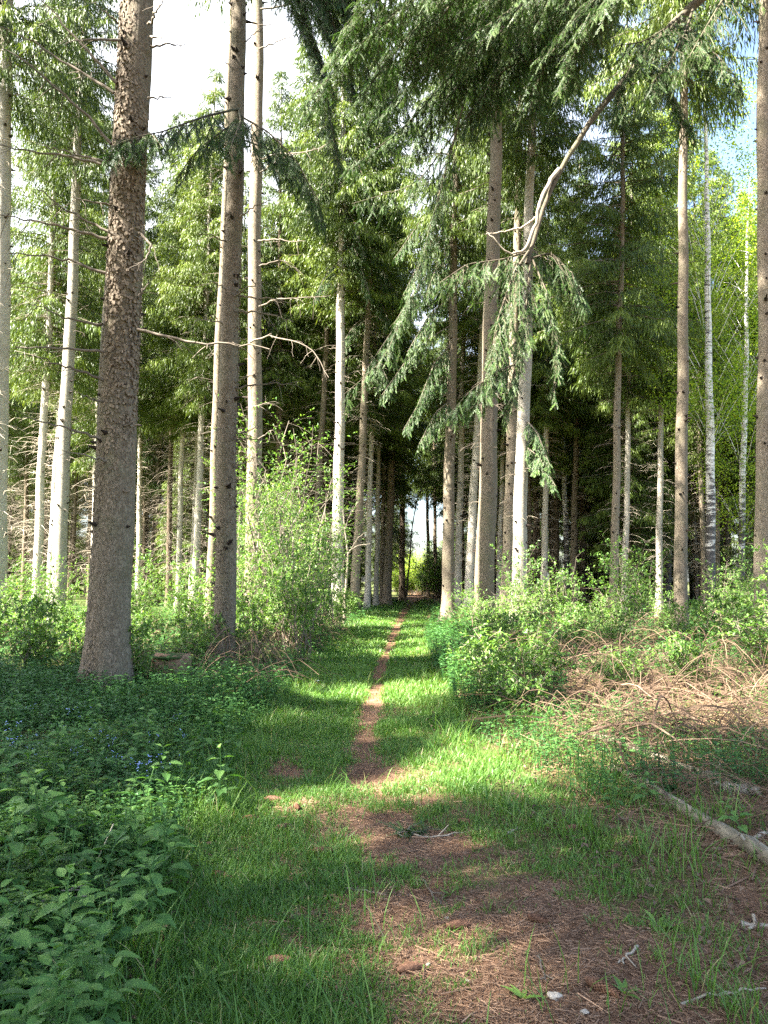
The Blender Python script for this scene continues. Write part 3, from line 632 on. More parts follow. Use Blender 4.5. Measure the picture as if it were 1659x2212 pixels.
side_boughs(BY[1124], 1130, 24.5, [(520, 1210, 640), (620, 1200, 720), (900, 1190, 1010), (960, 1200, 1050), (720, 1070, 830)], 3, .8, .7)
side_boughs(BY[776], 795, 33, [(560, 860, 640), (620, 850, 720), (680, 730, 760), (760, 850, 850)], 4)
# flakes of bark on the thickest trunk
def flakes(e, H, r1, z1, pw, N_, zmax, size, seed, bias):
    g = np.random.default_rng(seed); A = Acc()
    z = g.uniform(.1, zmax, N_); a = g.random(N_) * 6.28
    r = r1 * np.clip((H - z) / (H - z1), .004, 2) ** pw * (1 + .38 * np.exp(-z / .38)) + .004
    n_ = np.stack([np.cos(a), np.sin(a), 0 * a], -1); tx = np.stack([-np.sin(a), np.cos(a), 0 * a], -1); tz = np.array([0, 0, 1.])
    C = n_ * r[:, None] + tz * z[:, None]
    m = 7; q = np.arange(m) * 2 * math.pi / m
    sx_ = size * g.uniform(.5, 1.2, N_); sz_ = size * g.uniform(.6, 1.7, N_); jit = g.uniform(.75, 1.2, (N_, m))
    lift = .003 + .05 * r1 * np.exp(-z / .38)[:, None] + g.gamma(1.5, .0017, N_)[:, None] * (1 + .9 * np.cos(q + g.random((N_, 1)) * 6.28))
    ring = C[:, None] + tx[:, None] * (np.cos(q) * sx_[:, None] * jit)[..., None] + tz * (np.sin(q) * sz_[:, None] * jit)[..., None]
    curv = -(np.cos(q) * sx_[:, None] * jit) ** 2 / (2 * r[:, None])
    top = ring + n_[:, None] * (lift + curv)[..., None]; low = ring + n_[:, None] * (curv - .012)[..., None]
    V = np.concatenate([top, low], 1).reshape(-1, 3); i = (np.arange(N_) * 2 * m)[:, None, None]
    j = np.arange(m); j2 = (j + 1) % m
    A.add(V, (i + np.stack([j, j2, j2 + m, j + m], -1)[None]).reshape(-1, 4), np.repeat(g.random(N_), 2 * m))
    A.F.append(i[:, 0] + j[None]); A.m.append(np.zeros(N_, np.int32))
    build('bark_flakes', A, M['flake'], e)
z1_ = at(250, 1000, 10.6)[2]
flakes(T1, 29, 80 * 10.6 / 3318, z1_, .5, 6500, 9.8, .019, 5, 0)
flakes(T2, 27, 42 * 13.3 / 3318, at(491, 1000, 13.3)[2], .6, 2600, 8, .012, 6, 0)

# the spruce outside the right edge: broken limb slanting across the trunks, dark boughs over the path
e = link('spruce_tree', None); e.location = (5.4, 7.2, float(gh(5.4, 7.2))); e.rotation_mode = 'QUATERNION'
tag(e, 'near spruce with a dark slanting limb and drooping boughs over the path from the right', 'tree')
OS = e
build('trunk', trunk_acc(27, .24, 1.5, 77, 24, .4, 40), M['bark'], e, True)
c = link('crown', CROWN['mid'], e); c.scale = (1, 1, 1.05)
def limb(e, pts, r, name, mat='limb', sides=10):
    A = Acc(); P = smooth_path([p if len(p) == 3 and isinstance(p, np.ndarray) else at(*p) for p in pts], 30)
    P[1:-1] += np.random.default_rng(len(pts)).normal(size=(28, 3)) * .006
    V, F = tubes(P, np.interp(np.linspace(0, 1, 30), np.linspace(0, 1, len(r)), r), sides); A.add(to_local(e, V), F, .3); return build(name, A, M[mat], e, True)
limb(e, [np.array([5.4, 7.2, 10.6]), (1600, -70, 8.8), (1500, 8, 9), (1440, 65, 9), (1400, 112, 9), (1300, 228, 9), (1215, 352, 9), (1180, 430, 9), (1152, 520, 9), (1138, 570, 9)], [.10, .09, .072, .058, .045, .035, .028, .024], 'slanting_limb')
limb(e, [(1208, 366, 9), (1185, 395, 8.95), (1165, 440, 8.9), (1156, 490, 8.9), (1135, 540, 8.9), (1100, 552, 8.85), (1078, 528, 8.8), (1050, 500, 8.8)], [.03, .024, .022, .018, .012, .006], 'side_limb', 'twig_pale', 8)
limb(e, [(1158, 470, 8.9), (1130, 490, 8.9), (1090, 500, 8.9), (1050, 506, 8.9)], [.014, .01, .006], 'side_limb', 'twig_pale', 6)
boughs(e, [([(1150, 530, 9), (1110, 590, 8.9), (1075, 690, 8.8), (1050, 830, 8.8)], .016, .005, 22, .6), ([(1140, 560, 9), (1190, 545, 9), (1235, 590, 9), (1265, 660, 9)], .012, .004, 16, .45),
           ([(1150, 540, 9), (1090, 560, 9), (1010, 570, 8.9), (950, 610, 8.8)], .014, .004, 18, .5), ([(1145, 560, 9), (1140, 640, 8.9), (1120, 760, 8.9), (1090, 890, 8.9)], .014, .004, 22, .5),
           ([(1150, 560, 9), (1185, 640, 8.9), (1205, 740, 8.9), (1195, 850, 8.9)], .012, .004, 16, .4)], hang=1.0, dens=1.2, bare_share=.3)
boughs(e, [([(1480, 25, 9), (1440, 60, 8.6), (1390, 90, 8.4), (1330, 100, 8.3)], .016, .005, 14, .6), ([(1470, 30, 9), (1500, 80, 8.8), (1550, 120, 8.6), (1600, 180, 8.5)], .016, .005, 16, .6),
           ([(1500, 10, 9), (1480, 70, 8.6), (1450, 130, 8.4), (1400, 190, 8.2)], .016, .005, 16, .55), ([(1400, 110, 9), (1430, 160, 8.8), (1460, 220, 8.7), (1500, 290, 8.7)], .012, .004, 14, .5),
           ([(1420, 90, 9), (1370, 130, 8.8), (1340, 190, 8.7), (1330, 260, 8.7)], .012, .004, 14, .45), ([(1600, -60, 8.8), (1560, 0, 8.4), (1530, 50, 8.2), (1490, 120, 8.0)], .014, .004, 14, .6)], hang=.8, dens=1.2)
TOP = np.array([5.4, 7.2, 10.2])
over = []
for (pl) in [[(1300, -120, 8.4), (1120, 10, 8.8), (1000, 90, 9.1), (900, 150, 9.4)], [(1260, -90, 8.8), (1080, 60, 9.4), (960, 180, 9.9), (860, 290, 10.2)],
             [(1200, -60, 9.6), (1000, 130, 10.2), (880, 270, 10.6), (750, 370, 10.8)], [(1340, -60, 8.4), (1240, 50, 8.7), (1180, 130, 9), (1140, 230, 9.2)],
             [(1380, -80, 8.2), (1300, 10, 8.3), (1250, 90, 8.5), (1215, 180, 8.6)], [(1100, -150, 9), (960, -40, 9.6), (840, 30, 10), (740, 70, 10.3)],
             [(1180, -100, 9), (1050, 0, 9.3), (940, 60, 9.6), (820, 170, 9.9)], [(1230, -60, 9), (1130, 90, 9.4), (1070, 180, 9.7), (1010, 260, 9.9)],
             [(1150, -60, 9.8), (1010, 60, 10.4), (930, 130, 10.8), (830, 250, 11.1)], [(1280, -70, 9.2), (1190, 60, 9.6), (1110, 150, 10), (1060, 250, 10.2)],
             [(1060, -60, 10.4), (930, 60, 11), (850, 180, 11.4), (770, 300, 11.7)], [(1320, -30, 9.2), (1260, 60, 9.6), (1230, 140, 9.8), (1225, 200, 9.9)],
             [(1120, 20, 9.4), (1000, 170, 9.8), (930, 260, 10), (900, 330, 10.1)], [(980, -40, 9.4), (900, 60, 9.6), (850, 110, 9.8), (790, 200, 10)]]:
    over.append((pl, .017, .004, 26, .6))
og = np.random.default_rng(12)
for _ in range(15):
    u0 = og.uniform(900, 1420); v0 = og.uniform(-160, -40); d0 = og.uniform(8.3, 10.5); du = og.uniform(90, 330) * (1.2 if u0 < 1250 else .8); dv = og.uniform(150, 340) * (1 if u0 < 1150 else .8)
    over.append(([(u0, v0, d0), (u0 - du * .35, v0 + dv * .25, d0 + .3), (u0 - du * .7, v0 + dv * .6, d0 + .6), (u0 - du, v0 + dv, d0 + .8)], .016, .004, 26, .6))
boughs(e, over, hang=.6, dens=1.15)
for i, (pl, *_) in enumerate(over):
    p = at(*pl[0]); limb(e, [TOP + np.array([0, 0, .25 * (i % 5)]), (TOP + p) / 2 + np.array([0, 0, .5]), p], [.035, .022], 'bough_base')
boughs(e, [([(1130, 780, 8.9), (1080, 800, 8.8), (1020, 840, 8.8), (975, 890, 8.8)], .01, .004, 14, .4), ([(1210, 120, 9.4), (1090, 140, 9.6), (900, 400, 10.2), (760, 440, 10.6)], .014, .004, 20, .55),
           ([(1000, 230, 9.8), (900, 600, 10.2), (830, 780, 10.4), (745, 850, 10.6)], .012, .004, 24, .5)], hang=1.0, dens=1.2)

# forest behind: copies of four built spruces, each a tree of its own
def proto_tree(crown, dead, H, r, bark, label, group):
    e = link('spruce_tree', None); tag(e, label, 'tree', group)
    build('trunk', trunk_acc(H, r, 1.3, H * 3 + int(r * 100), 10, .3, 25), M[bark], e, True)
    c = link('crown', CROWN[crown], e); c.scale = (1, 1, H / CROWN_H[crown])
    if dead is not None: c = link('dead_branches', DEAD[dead], e); c['kind'] = 'stuff'
    return e
g = np.random.default_rng(2024)
tree('spruce_tree', 432, 1000, 436, 400, 11, 40, 27.5, 'mid', 'sunlit spruce whose pointed top stands in the white gap left of the resin streaked trunk', 'bark', 2, sides=12, cs=.9)
tree('spruce_tree', 602, 1000, 606, 400, 13, 36, 27, 'mid', 'spruce with dark drooping boughs filling the sky right of the two tall brown trunks', 'bark_dark', 2, sides=12, cs=1.1)
tree('spruce_tree', 655, 1000, 660, 400, 14, 38, 30, 'mid2', 'tall dark spruce behind the leafy thicket, left of the straight pale trunk', 'bark_dark', 2, sides=12, cs=1.2)
protos = {
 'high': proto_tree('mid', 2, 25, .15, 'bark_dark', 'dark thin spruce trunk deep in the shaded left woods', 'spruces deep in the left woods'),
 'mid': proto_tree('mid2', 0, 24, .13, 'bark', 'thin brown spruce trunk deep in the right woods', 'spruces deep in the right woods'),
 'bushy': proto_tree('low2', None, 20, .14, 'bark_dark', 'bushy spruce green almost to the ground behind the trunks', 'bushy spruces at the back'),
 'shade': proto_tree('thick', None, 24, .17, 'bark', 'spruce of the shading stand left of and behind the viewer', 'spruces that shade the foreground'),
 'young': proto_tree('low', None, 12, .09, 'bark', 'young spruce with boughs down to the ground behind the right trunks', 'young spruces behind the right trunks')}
used = set(); placed = [(t.location.x, t.location.y) for t in COL.objects if t.type == 'EMPTY' and t.location.length > 1]
def place(kind, x, y, s=1.0, label=None, group=None):
    o = protos[kind] if kind not in used else copy_tree(protos[kind]); used.add(kind)
    o.location = (x, y, float(gh(x, y)) - .03); o.rotation_mode = 'XYZ'; o.rotation_euler = (g.normal() * .012, g.normal() * .012, g.random() * 6.28); o.scale = (s * (1 if kind == 'shade' else g.uniform(.9, 1.15)),) * 2 + (s,)
    if label: o['label'] = label
    if group: o['group'] = group
    placed.append((x, y))
def free(x, y, r): return all((x - a) ** 2 + (y - b) ** 2 > r * r for a, b in placed)
def in_lane(x, y):   # open lane that lets the sun reach the end of the path
    q = (x - 5) * (-SUN.y) - (y - 86) * (-SUN.x); q /= math.hypot(SUN.x, SUN.y); a = ((x - 5) * SUN.x + (y - 86) * SUN.y) / math.hypot(SUN.x, SUN.y)
    return abs(q) < 8 and -6 < a < 24
def scatter(kind, N_, u0, u1, d0, d1, r, s0=.85, s1=1.1, avoid=(870, 945), **kw):
    c = 0; tries = 0
    while c < N_ and tries < N_ * 60:
        tries += 1; d = math.sqrt(g.uniform(d0 * d0, d1 * d1)); u = g.uniform(u0, u1)
        x = (u - 829.5) / 1659 * d
        if avoid[0] - 400 / d < u < avoid[1] + 400 / d or not free(x, d, r) or in_lane(x, d): continue
        place(kind, x, d, g.uniform(s0, s1), **kw); c += 1
scatter('high', 70, -60, 855, 40, 75, 1.5, avoid=(880, 935))
scatter('mid', 62, 955, 1760, 36, 70, 1.5, avoid=(880, 935))
scatter('bushy', 34, -160, 862, 58, 105, 3.0)
scatter('young', 30, -160, 850, 60, 110, 3.0, .8, 1.2, label='young spruce in the dense green far behind the left trunks', group='young spruces far behind the left trunks')
scatter('bushy', 26, 960, 1800, 52, 100, 3.2)
scatter('young', 16, 1130, 1760, 42, 58, 2.0, .6, 1.15)
scatter('bushy', 12, 1150, 1700, 36, 50, 2.6, .9, 1.1, label='drooping pale green spruce filling the right woods between the trunks', group='drooping spruces of the right woods')
scatter('young', 8, 260, 760, 40, 58, 2.4, .5, .9, label='young spruce under the tall trunks left of the path', group='young spruces in the left woods')
# trees left of and behind the viewer, whose crowns shade the foreground
for (x, y, kd, s_) in [(-17.21, 4.19, 'shade', .81), (-15.47, 6.86, 'shade', 1.02), (-2.57, .39, 'shade', 1.04), (-19.54, 1.5, 'shade', .98), (-20.86, -2.32, 'shade', 1.12), (-15.74, 1.82, 'high', 1.0), (-8.74, 10.1, 'mid', 1.05), (-18.96, -.78, 'shade', 1.02),
        (-4.13, 2.48, 'mid', 1.07), (-7.57, -3.93, 'shade', 1.11), (-15.59, -6.11, 'high', 1.1), (-15.82, -2.35, 'mid', 1.0), (-18.22, -4.46, 'high', 1.08)]:
    place(kd, x, y, s_, 'spruce of the shading stand left of and behind the viewer', 'spruces that shade the foreground')

# ------------------------------------------------------------------ shrubs
def shrub_acc(seed, h, K, spread, shoots, ls, per=5, lean=.3):
    g = np.random.default_rng(seed); A = Acc(); P_, D_ = [], []
    for k_ in range(K):
        a = g.random() * 6.28; hh = h * g.uniform(.5, 1.05); ln = g.uniform(.2, 1) * spread
        t = np.linspace(0, 1, 9)
        base = np.array([math.cos(a), math.sin(a), 0]) * g.uniform(0, .25) * spread
        S = base + np.stack([math.cos(a) * ln * t ** 1.5, math.sin(a) * ln * t ** 1.5, hh * t - .15 * ln * t ** 2], -1); S[1:] += g.normal(size=(8, 3)) * .02 * h
        V, F = tubes(S, (.004 + .0035 * h) * np.linspace(1, .25, 9), 4); A.add(V, F, .4, 1)
        ns = max(3, int(shoots / K)); jj = g.uniform(2.2, 8, ns); j0 = np.minimum(jj.astype(int), 7); f = (jj - j0)[:, None]
        b = S[j0] * (1 - f) + S[j0 + 1] * f
        dd = norm(g.normal(size=(ns, 3)) * np.array([1, 1, .5]) + np.array([0, 0, .35])); l = h * g.uniform(.06, .22, ns) + .05
        tt = np.linspace(0, 1, 4)[None, :, None]; Q = b[:, None] + dd[:, None] * tt * l[:, None, None]; Q[..., 2] -= tt[..., 0] ** 2 * l[:, None] * .2
        V, F = tubes(Q, .0028 * np.array([[1, .8, .6, .4]]), 3); A.add(V, F, .5, 1)
        for m in range(per):
            w = g.uniform(.25, 1, ns); P_.append(b + dd * (w * l)[:, None]); D_.append(dd * .7 + g.normal(size=(ns, 3)) * .7 + np.array([0, 0, -.1]))
    P = np.concatenate(P_); D = np.concatenate(D_)
    leaves(A, P, D, np.array([0, 0, 1.]) + g.normal(size=P.shape) * .35, ls * g.uniform(.5, 1.2, len(P)), ls * .48 * g.uniform(.7, 1.1, len(P)), g, None, 0)
    return A
sm = [M['leaf'], M['twig']]
SHR = {'tall': [shrub_acc(61, 5.2, 12, 1.1, 420, .085, 8), shrub_acc(62, 4.4, 14, 1.3, 420, .08, 8)],
       'mid': [shrub_acc(63, 2.3, 10, .9, 260, .085, 8), shrub_acc(64, 1.9, 12, .9, 270, .08, 8), shrub_acc(65, 2.7, 8, .8, 240, .09, 8)],
       'low': [shrub_acc(66, 1.1, 9, .6, 150, .08, 8), shrub_acc(67, .8, 10, .55, 150, .07, 8)]}
SHR = {k_: [a.mesh('foliage', sm) for a in v] for k_, v in SHR.items()}
SHR['bright'] = [shrub_acc(68, 5.0, 14, 1.8, 500, .13, 8).mesh('foliage', [M['leaf_yellow'], M['twig']]), shrub_acc(69, 4.0, 14, 1.8, 500, .12, 8).mesh('foliage', [M['leaf_yellow'], M['twig']])]  # sunlight on the path-end shrubs put into their yellow leaf colour
g = np.random.default_rng(555)
def shrub(kind, x, y, label, group, s=1.0):
    o = link('leafy_shrub', SHR[kind][g.integers(len(SHR[kind]))]); o.location = (x, y, float(gh(x, y)) - .02); o.rotation_euler = (0, 0, g.random() * 6.28)
    o.scale = (s * g.uniform(.85, 1.15), s * g.uniform(.85, 1.15), s * g.uniform(.85, 1.15)); tag(o, label, 'shrub', group)
def shrubs(kind, N_, u0, u1, d0, d1, label, group, s=(.8, 1.15)):
    c = 0
    while c < N_:
        d = g.uniform(d0, d1); u = g.uniform(u0, u1); x = (u - 829.5) / 1659 * d
        if verge_l(d) - .25 < x < verge_r(d) + .25: u = u0 if u < 830 else u1; x = (u - 829.5) / 1659 * d
        if verge_l(d) < x < verge_r(d): c += 1; continue
        shrub(kind, x, d, label, group, g.uniform(*s)); c += 1
shrubs('tall', 9, 545, 690, 16, 23, 'tall leafy shrub of the green thicket left of the path', 'tall shrubs of the thicket left of the path', (.75, 1.0))
shrubs('mid', 10, 520, 700, 14, 24, 'chest high leafy shrub at the foot of the tall thicket left of the path', 'shrubs at the foot of the left thicket')
shrubs('low', 9, 500, 720, 12, 20, 'low leafy shrub on the left verge below the thicket', 'low shrubs on the left verge')
shrubs('mid', 22, -60, 480, 15, 30, 'sunny leafy shrub in the undergrowth under the pale left trunks', 'shrubs under the pale left trunks', (.6, .95))
shrubs('low', 18, -60, 470, 11, 22, 'knee high leafy shrub in the left undergrowth', 'knee high shrubs of the left undergrowth')
shrubs('mid', 5, 960, 1150, 15, 24, 'leafy shrub hiding the feet of the trunk clump right of the path', 'shrubs at the right trunk clump', (.55, .85))
shrubs('low', 10, 950, 1180, 8.5, 17, 'low leafy shrub on the right verge of the path', 'low shrubs on the right verge', (.55, 1.1))
shrubs('mid', 20, 1150, 1740, 18, 32, 'leafy shrub in the right woods beyond the dry canes', 'shrubs beyond the dry canes', (.55, 1.0))
shrubs('low', 14, 1180, 1740, 9, 18, 'small leafy sapling growing through the dry canes on the right', 'saplings among the dry canes')
shrubs('mid', 3, 1600, 1760, 10, 13, 'bright green shrub at the right edge in front of the cut off trunk', 'shrubs at the right edge', (.7, .9))
shrubs('mid', 16, 850, 950, 60, 78, 'bright far shrub closing the end of the path', 'shrubs at the end of the path', (1.3, 1.9))
for i in range(26):
    d = g.uniform(76, 98); u = g.uniform(850, 960); shrub('bright', (u - 829.5) / 1659 * d, d, 'tall bright leafy shrub closing the view at the very end of the path', 'leafy wall at the end of the path', g.uniform(.7, 1.15))
shrubs('low', 8, 680, 830, 24, 40, 'small shrub between the trunk feet of the left row', 'small shrubs in the left row')
shrubs('tall', 7, 930, 1000, 70, 90, 'tall bright shrub far behind the end of the path', 'tall shrubs behind the path end')

# the thin dark sapling bending over the far end of the path
e, b, ax = root_at(880, 1250, 888, 1150, 52, 'bent_sapling', 'thin black sapling curving right at the far end of the path', 'tree')
limb(e, [b, (886, 1200, 52), (890, 1140, 52), (900, 1080, 52), (918, 1040, 52)], [.07, .05, .03], 'trunk')
# pale forked dead sapling left of the path
e, b, ax = root_at(744, 1330, 748, 1200, 26, 'forked_sapling', 'pale bare forked sapling at the left edge of the path', 'tree')
limb(e, [b, (746, 1280, 26), (753, 1200, 26), (745, 1150, 26), (740, 1080, 26)], [.05, .045, .03, .02], 'trunk', 'twig_pale')
for pl in ([(753, 1190, 26), (775, 1178, 26), (800, 1175, 26)], [(750, 1200, 26), (775, 1160, 25.8), (790, 1150, 25.7)], [(742, 1330, 26), (738, 1250, 26), (742, 1210, 26)]):
    limb(e, pl, [.02, .008], 'fork', 'twig_pale', 6)

# ------------------------------------------------------------------ stuff: grass, herbs, litter, canes
g = np.random.default_rng(31)
def sample(N_, d0, d1, p):
    """distances with density ~ d^-p over the ground in front"""
    p = 1.001 if abs(p - 1) < 1e-3 else p
    u = g.random(N_); return (d0 ** (1 - p) + u * (d1 ** (1 - p) - d0 ** (1 - p))) ** (1 / (1 - p))
def grass(N_, d0, d1, p, x_lo, x_hi, hgt, wid, acc, dens):
    y = sample(N_, d0, d1, p); x = x_lo(y) + g.random(N_) * (x_hi(y) - x_lo(y))
    keep = g.random(N_) < dens(x, y); x, y = x[keep], y[keep]; n_ = len(x)
    z = gh(x, y); h = hgt(x, y) * g.gamma(6, 1 / 6, n_); w = wid(y) * g.uniform(.7, 1.3, n_)
    a = g.random(n_) * 6.28; ln = g.uniform(.15, 1.0, n_) * h
    d = np.stack([np.cos(a), np.sin(a), 0 * a], -1); a2 = a + 1.57 + g.normal(size=n_) * .5; s_ = np.stack([np.cos(a2), np.sin(a2), 0 * a], -1)
    P0 = np.stack([x, y, z - .005], -1); rows = []
    for t, ww in ((0, .8), (.4, 1), (.75, .75), (1, .06)):
        c = P0 + d * (ln * t ** 1.8)[:, None]; c[:, 2] += h * (t - .28 * t * t * (ln / h))
        rows += [c - s_ * (w * ww / 2)[:, None], c + s_ * (w * ww / 2)[:, None]]
    V = np.stack(rows, 1); i = (np.arange(n_) * 8)[:, None]
    F = np.concatenate([i + np.array([[0, 1, 3, 2]]), i + np.array([[2, 3, 5, 4]]), i + np.array([[4, 5, 7, 6]])])
    v = np.clip(.25 + .35 * vnoise(x, y, 1.1, 8) + g.normal(size=n_) * .16, 0, .93); v = np.where(g.random(n_) < .035, 1.0, v)
    acc.add(V.reshape(-1, 3), F, np.repeat(v, 8))
A = Acc()
gd = lambda x, y: np.clip(1.08 - bare(x, y) * 1.25, .015, 1) * np.clip((x - verge_l(y) + .35) / .4, .12, 1) * np.clip((verge_r(y) + .15 - x) / .6, .10, 1) * np.where(x > path_c(y) + .25, np.clip(.25 + 1.5 * (vnoise(x, y, 3.2, 22) - .25), .12, 1), 1)
gl = lambda y: verge_l(y) - .7; gr = lambda y: verge_r(y) + .7
hg = lambda x, y: (.024 + .036 * vnoise(x, y, 1.7, 9)) * (1 + .75 * np.clip((x - verge_r(y) + .5) / .6, 0, 1) + .8 * np.clip((verge_l(y) + .35 - x) / .4, 0, 1)) * (1 - .35 * bare(x, y)) * np.interp(y, [2, 6, 12], [1, 1.05, 1.4])
grass(430000, 1.9, 9, 1.0, gl, gr, hg, lambda y: .0026 + .0004 * y, A, gd)
grass(220000, 8.5, 60, 1.35, gl, gr, hg, lambda y: .004 + .0006 * y, A, gd)
# longer loose blades and tussocks on the verges
tus = lambda x, y: (vnoise(x, y, 2.3, 12) > .6) * np.where((x > verge_r(y) - .7) | (x < verge_l(y) + .25), .7, .05)
grass(42000, 2.1, 12, 1.0, lambda y: verge_l(y) - .5, lambda y: verge_r(y) + .8, lambda x, y: .17 + 0 * x, lambda y: .0042 + .0003 * y, A, tus)
tag(build('grass', A, M['grass']), 'short green grass on the path and longer blades on its verges', None, None, 'stuff')

# herb layer in the woods
A = Acc()
def herbs(N_, d0, d1, p, xl, xr, hgt, ls, acc, per=5, mask=None):
    y = sample(N_, d0, d1, p); x = xl(y) + g.random(N_) * (xr(y) - xl(y))
    if mask is not None: kp = g.random(N_) < mask(x, y); x, y = x[kp], y[kp]
    n_ = len(x); z = gh(x, y); h = hgt * g.uniform(.15, 1.1, n_) * (.35 + 1.1 * vnoise(x, y, .8, 14)); l = ls * np.interp(y, [3, 10, 30], [.8, 1.1, 1.9])
    C = np.stack([x, y, z + h], -1); B = np.stack([x + g.normal(size=n_) * .02, y + g.normal(size=n_) * .02, z - .01], -1); t = np.linspace(0, 1, 3)[None, :, None]
    V, F = tubes(B[:, None] * (1 - t) + C[:, None] * t, np.full((n_, 3), .0018), 3); acc.add(V, F, .4)
    a0 = g.random(n_) * 6.28; v0 = g.random(n_)
    for k_ in range(per):
        a = a0 + k_ * 2.4; D = np.stack([np.cos(a), np.sin(a), g.uniform(-.25, .5, n_)], -1)
        P = C - np.array([0, 0, 1.]) * (h * .22 * (k_ // 2))[:, None]
        leaves(acc, P, D, np.tile([0, 0, 1.], (n_, 1)) + g.normal(size=(n_, 3)) * .2, l * g.uniform(.6, 1.2, n_), l * .6, g, np.clip(v0 * .6 + g.random(n_) * .4, 0, 1))
herbs(9000, 2.6, 12, .6, lambda y: np.minimum(-.55 * y - .3, verge_l(y) - .8), lambda y: verge_l(y) - .02, .22, .042, A)
herbs(12000, 8, 40, 1.0, lambda y: -.58 * y, lambda y: verge_l(y) - .2, .40, .05, A)
herbs(5500, 5.5, 16, .8, lambda y: verge_r(y) - .05, lambda y: .58 * y, .20, .036, A, 5, lambda x, y: np.clip(vnoise(x, y, .9, 15) * 2 - .45, .05, 1))
herbs(9000, 12, 45, 1.0, lambda y: verge_r(y) + .1, lambda y: .58 * y, .45, .05, A)
herbs(2200, 9, 22, .8, lambda y: verge_r(y) - .15, lambda y: verge_r(y) + 1.2, .5, .05, A)
B_ = A; A = Acc()
herbs(5200, 2.6, 13, .6, lambda y: np.minimum(-.55 * y - .3, verge_l(y) - .8), lambda y: verge_l(y) + .05, .26, .024, A, 6, lambda x, y: np.clip(vnoise(x, y, 1.6, 41) * 3 - 1.1, 0, 1))
herbs(2600, 4.6, 16, .8, lambda y: verge_r(y) + .1, lambda y: .58 * y, .22, .024, A, 6, lambda x, y: np.clip(vnoise(x, y, 1.6, 43) * 3 - 1.1, 0, 1))
tag(build('clover_cover', A, M['leaf']), 'pale small leaved herbs mixed into the undergrowth', None, None, 'stuff')
A = Acc(); N_ = 5200; y = sample(N_, 2.4, 14, .8); sd_ = g.random(N_) < .6
x = np.where(sd_, verge_l(y) + .2 - g.random(N_) ** 1.5 * (.5 * y), verge_r(y) - .5 + g.random(N_) ** 1.3 * (.4 * y)); a = g.random(N_) * 6.28
leaves(A, np.stack([x, y, gh(x, y) + g.uniform(.004, .05, N_)], -1), np.stack([np.cos(a), np.sin(a), g.normal(size=N_) * .3], -1), np.tile([0, 0, 1.], (N_, 1)) + g.normal(size=(N_, 3)) * .4, g.uniform(.02, .06, N_), g.uniform(.012, .03, N_), g, None, 0, .3, .3)
tag(build('dead_leaves', A, M['cane']), 'brown dead leaves lying under the herbs', None, None, 'stuff')
A = B_
tag(build('herb_cover', A, M['herb']), 'dense green herb layer in the undergrowth beside the path', None, None, 'stuff')

# needle litter and little sticks on the bare soil
A = Acc()
def litter(N_, d0, d1, p, xl, xr, ln, wd, dens):
    y = sample(N_, d0, d1, p); x = xl(y) + g.random(N_) * (xr(y) - xl(y)); kp = g.random(N_) < dens(x, y); x, y = x[kp], y[kp]; n_ = len(x)
    a = g.random(n_) * 3.14; L = ln * g.gamma(3, 1 / 3, n_); d = np.stack([np.cos(a), np.sin(a), g.normal(size=n_) * .15], -1); s_ = np.stack([-np.sin(a), np.cos(a), 0 * a], -1)
    C = np.stack([x, y, gh(x, y) + g.uniform(.002, .012, n_)], -1); W = wd * g.uniform(.6, 1.5, n_); up = np.array([0, 0, 1.]) * (W * .6)[:, None]
    V = np.stack([C - d * L[:, None] / 2 - s_ * W[:, None] / 2, C + d * L[:, None] / 2 - s_ * W[:, None] / 2, C + d * L[:, None] / 2 + up, C - d * L[:, None] / 2 + up,
                  C + d * L[:, None] / 2 + s_ * W[:, None] / 2, C - d * L[:, None] / 2 + s_ * W[:, None] / 2], 1)
    i = (np.arange(n_) * 6)[:, None]; A.add(V.reshape(-1, 3), np.concatenate([i + np.array([[0, 1, 2, 3]]), i + np.array([[3, 2, 4, 5]])]), np.repeat(np.clip(g.normal(.42, .25, n_), 0, 1.1), 6))
ld = lambda x, y: np.clip(bare(x, y) * 1.1, .05, 1)
litter(190000, 2, 10, 1.1, lambda y: verge_l(y) - .2, lambda y: verge_r(y) + 1, .022, .0022, ld)
litter(16000, 2, 12, 1.0, lambda y: verge_l(y) - 1, lambda y: verge_r(y) + 3, .07, .004, lambda x, y: np.clip(bare(x, y) + (x > verge_r(y)) * .8, .03, 1))
litter(2600, 4, 16, .9, lambda y: verge_r(y), lambda y: verge_r(y) + 6, .22, .007, lambda x, y: 1 + 0 * x)
tag(build('needle_litter', A, M['litter']), 'brown fallen needles and stick bits on the trodden soil', None, None, 'stuff')

# dry canes and dead stalks on the right
A = Acc()
def canes(N_, d0, d1, xl, xr, l0, l1, hmax, rad, mask=None):
    y = sample(N_, d0, d1, .7); x = xl(y) + g.random(N_) * (xr(y) - xl(y))
    if mask is not None: kp = g.random(N_) < mask(x, y); x, y = x[kp], y[kp]
    n_ = len(x); a = g.random(n_) * 6.28; L = g.uniform(l0, l1, n_); t = np.linspace(0, 1, 8)
    up = g.uniform(.05, 1.0, n_) * hmax; tilt = g.normal(size=n_) * .1
    P = np.empty((n_, 8, 3)); P[..., 0] = x[:, None] + np.cos(a)[:, None] * L[:, None] * (t - .3); P[..., 1] = y[:, None] + np.sin(a)[:, None] * L[:, None] * (t - .3)
    P[..., 2] = gh(x, y)[:, None] + .02 + up[:, None] * np.sin(np.pi * np.clip(t * .9 + tilt[:, None], 0, 1)) ; P[:, 1:] += np.cumsum(g.normal(size=(n_, 7, 3)) * .018, 1)
    V, F = tubes(P, rad * g.uniform(.5, 1.4, n_)[:, None] * np.linspace(1, .5, 8)[None], 3); A.add(V, F, np.repeat(g.beta(1.6, 2.0, n_) * 1.1, 24))
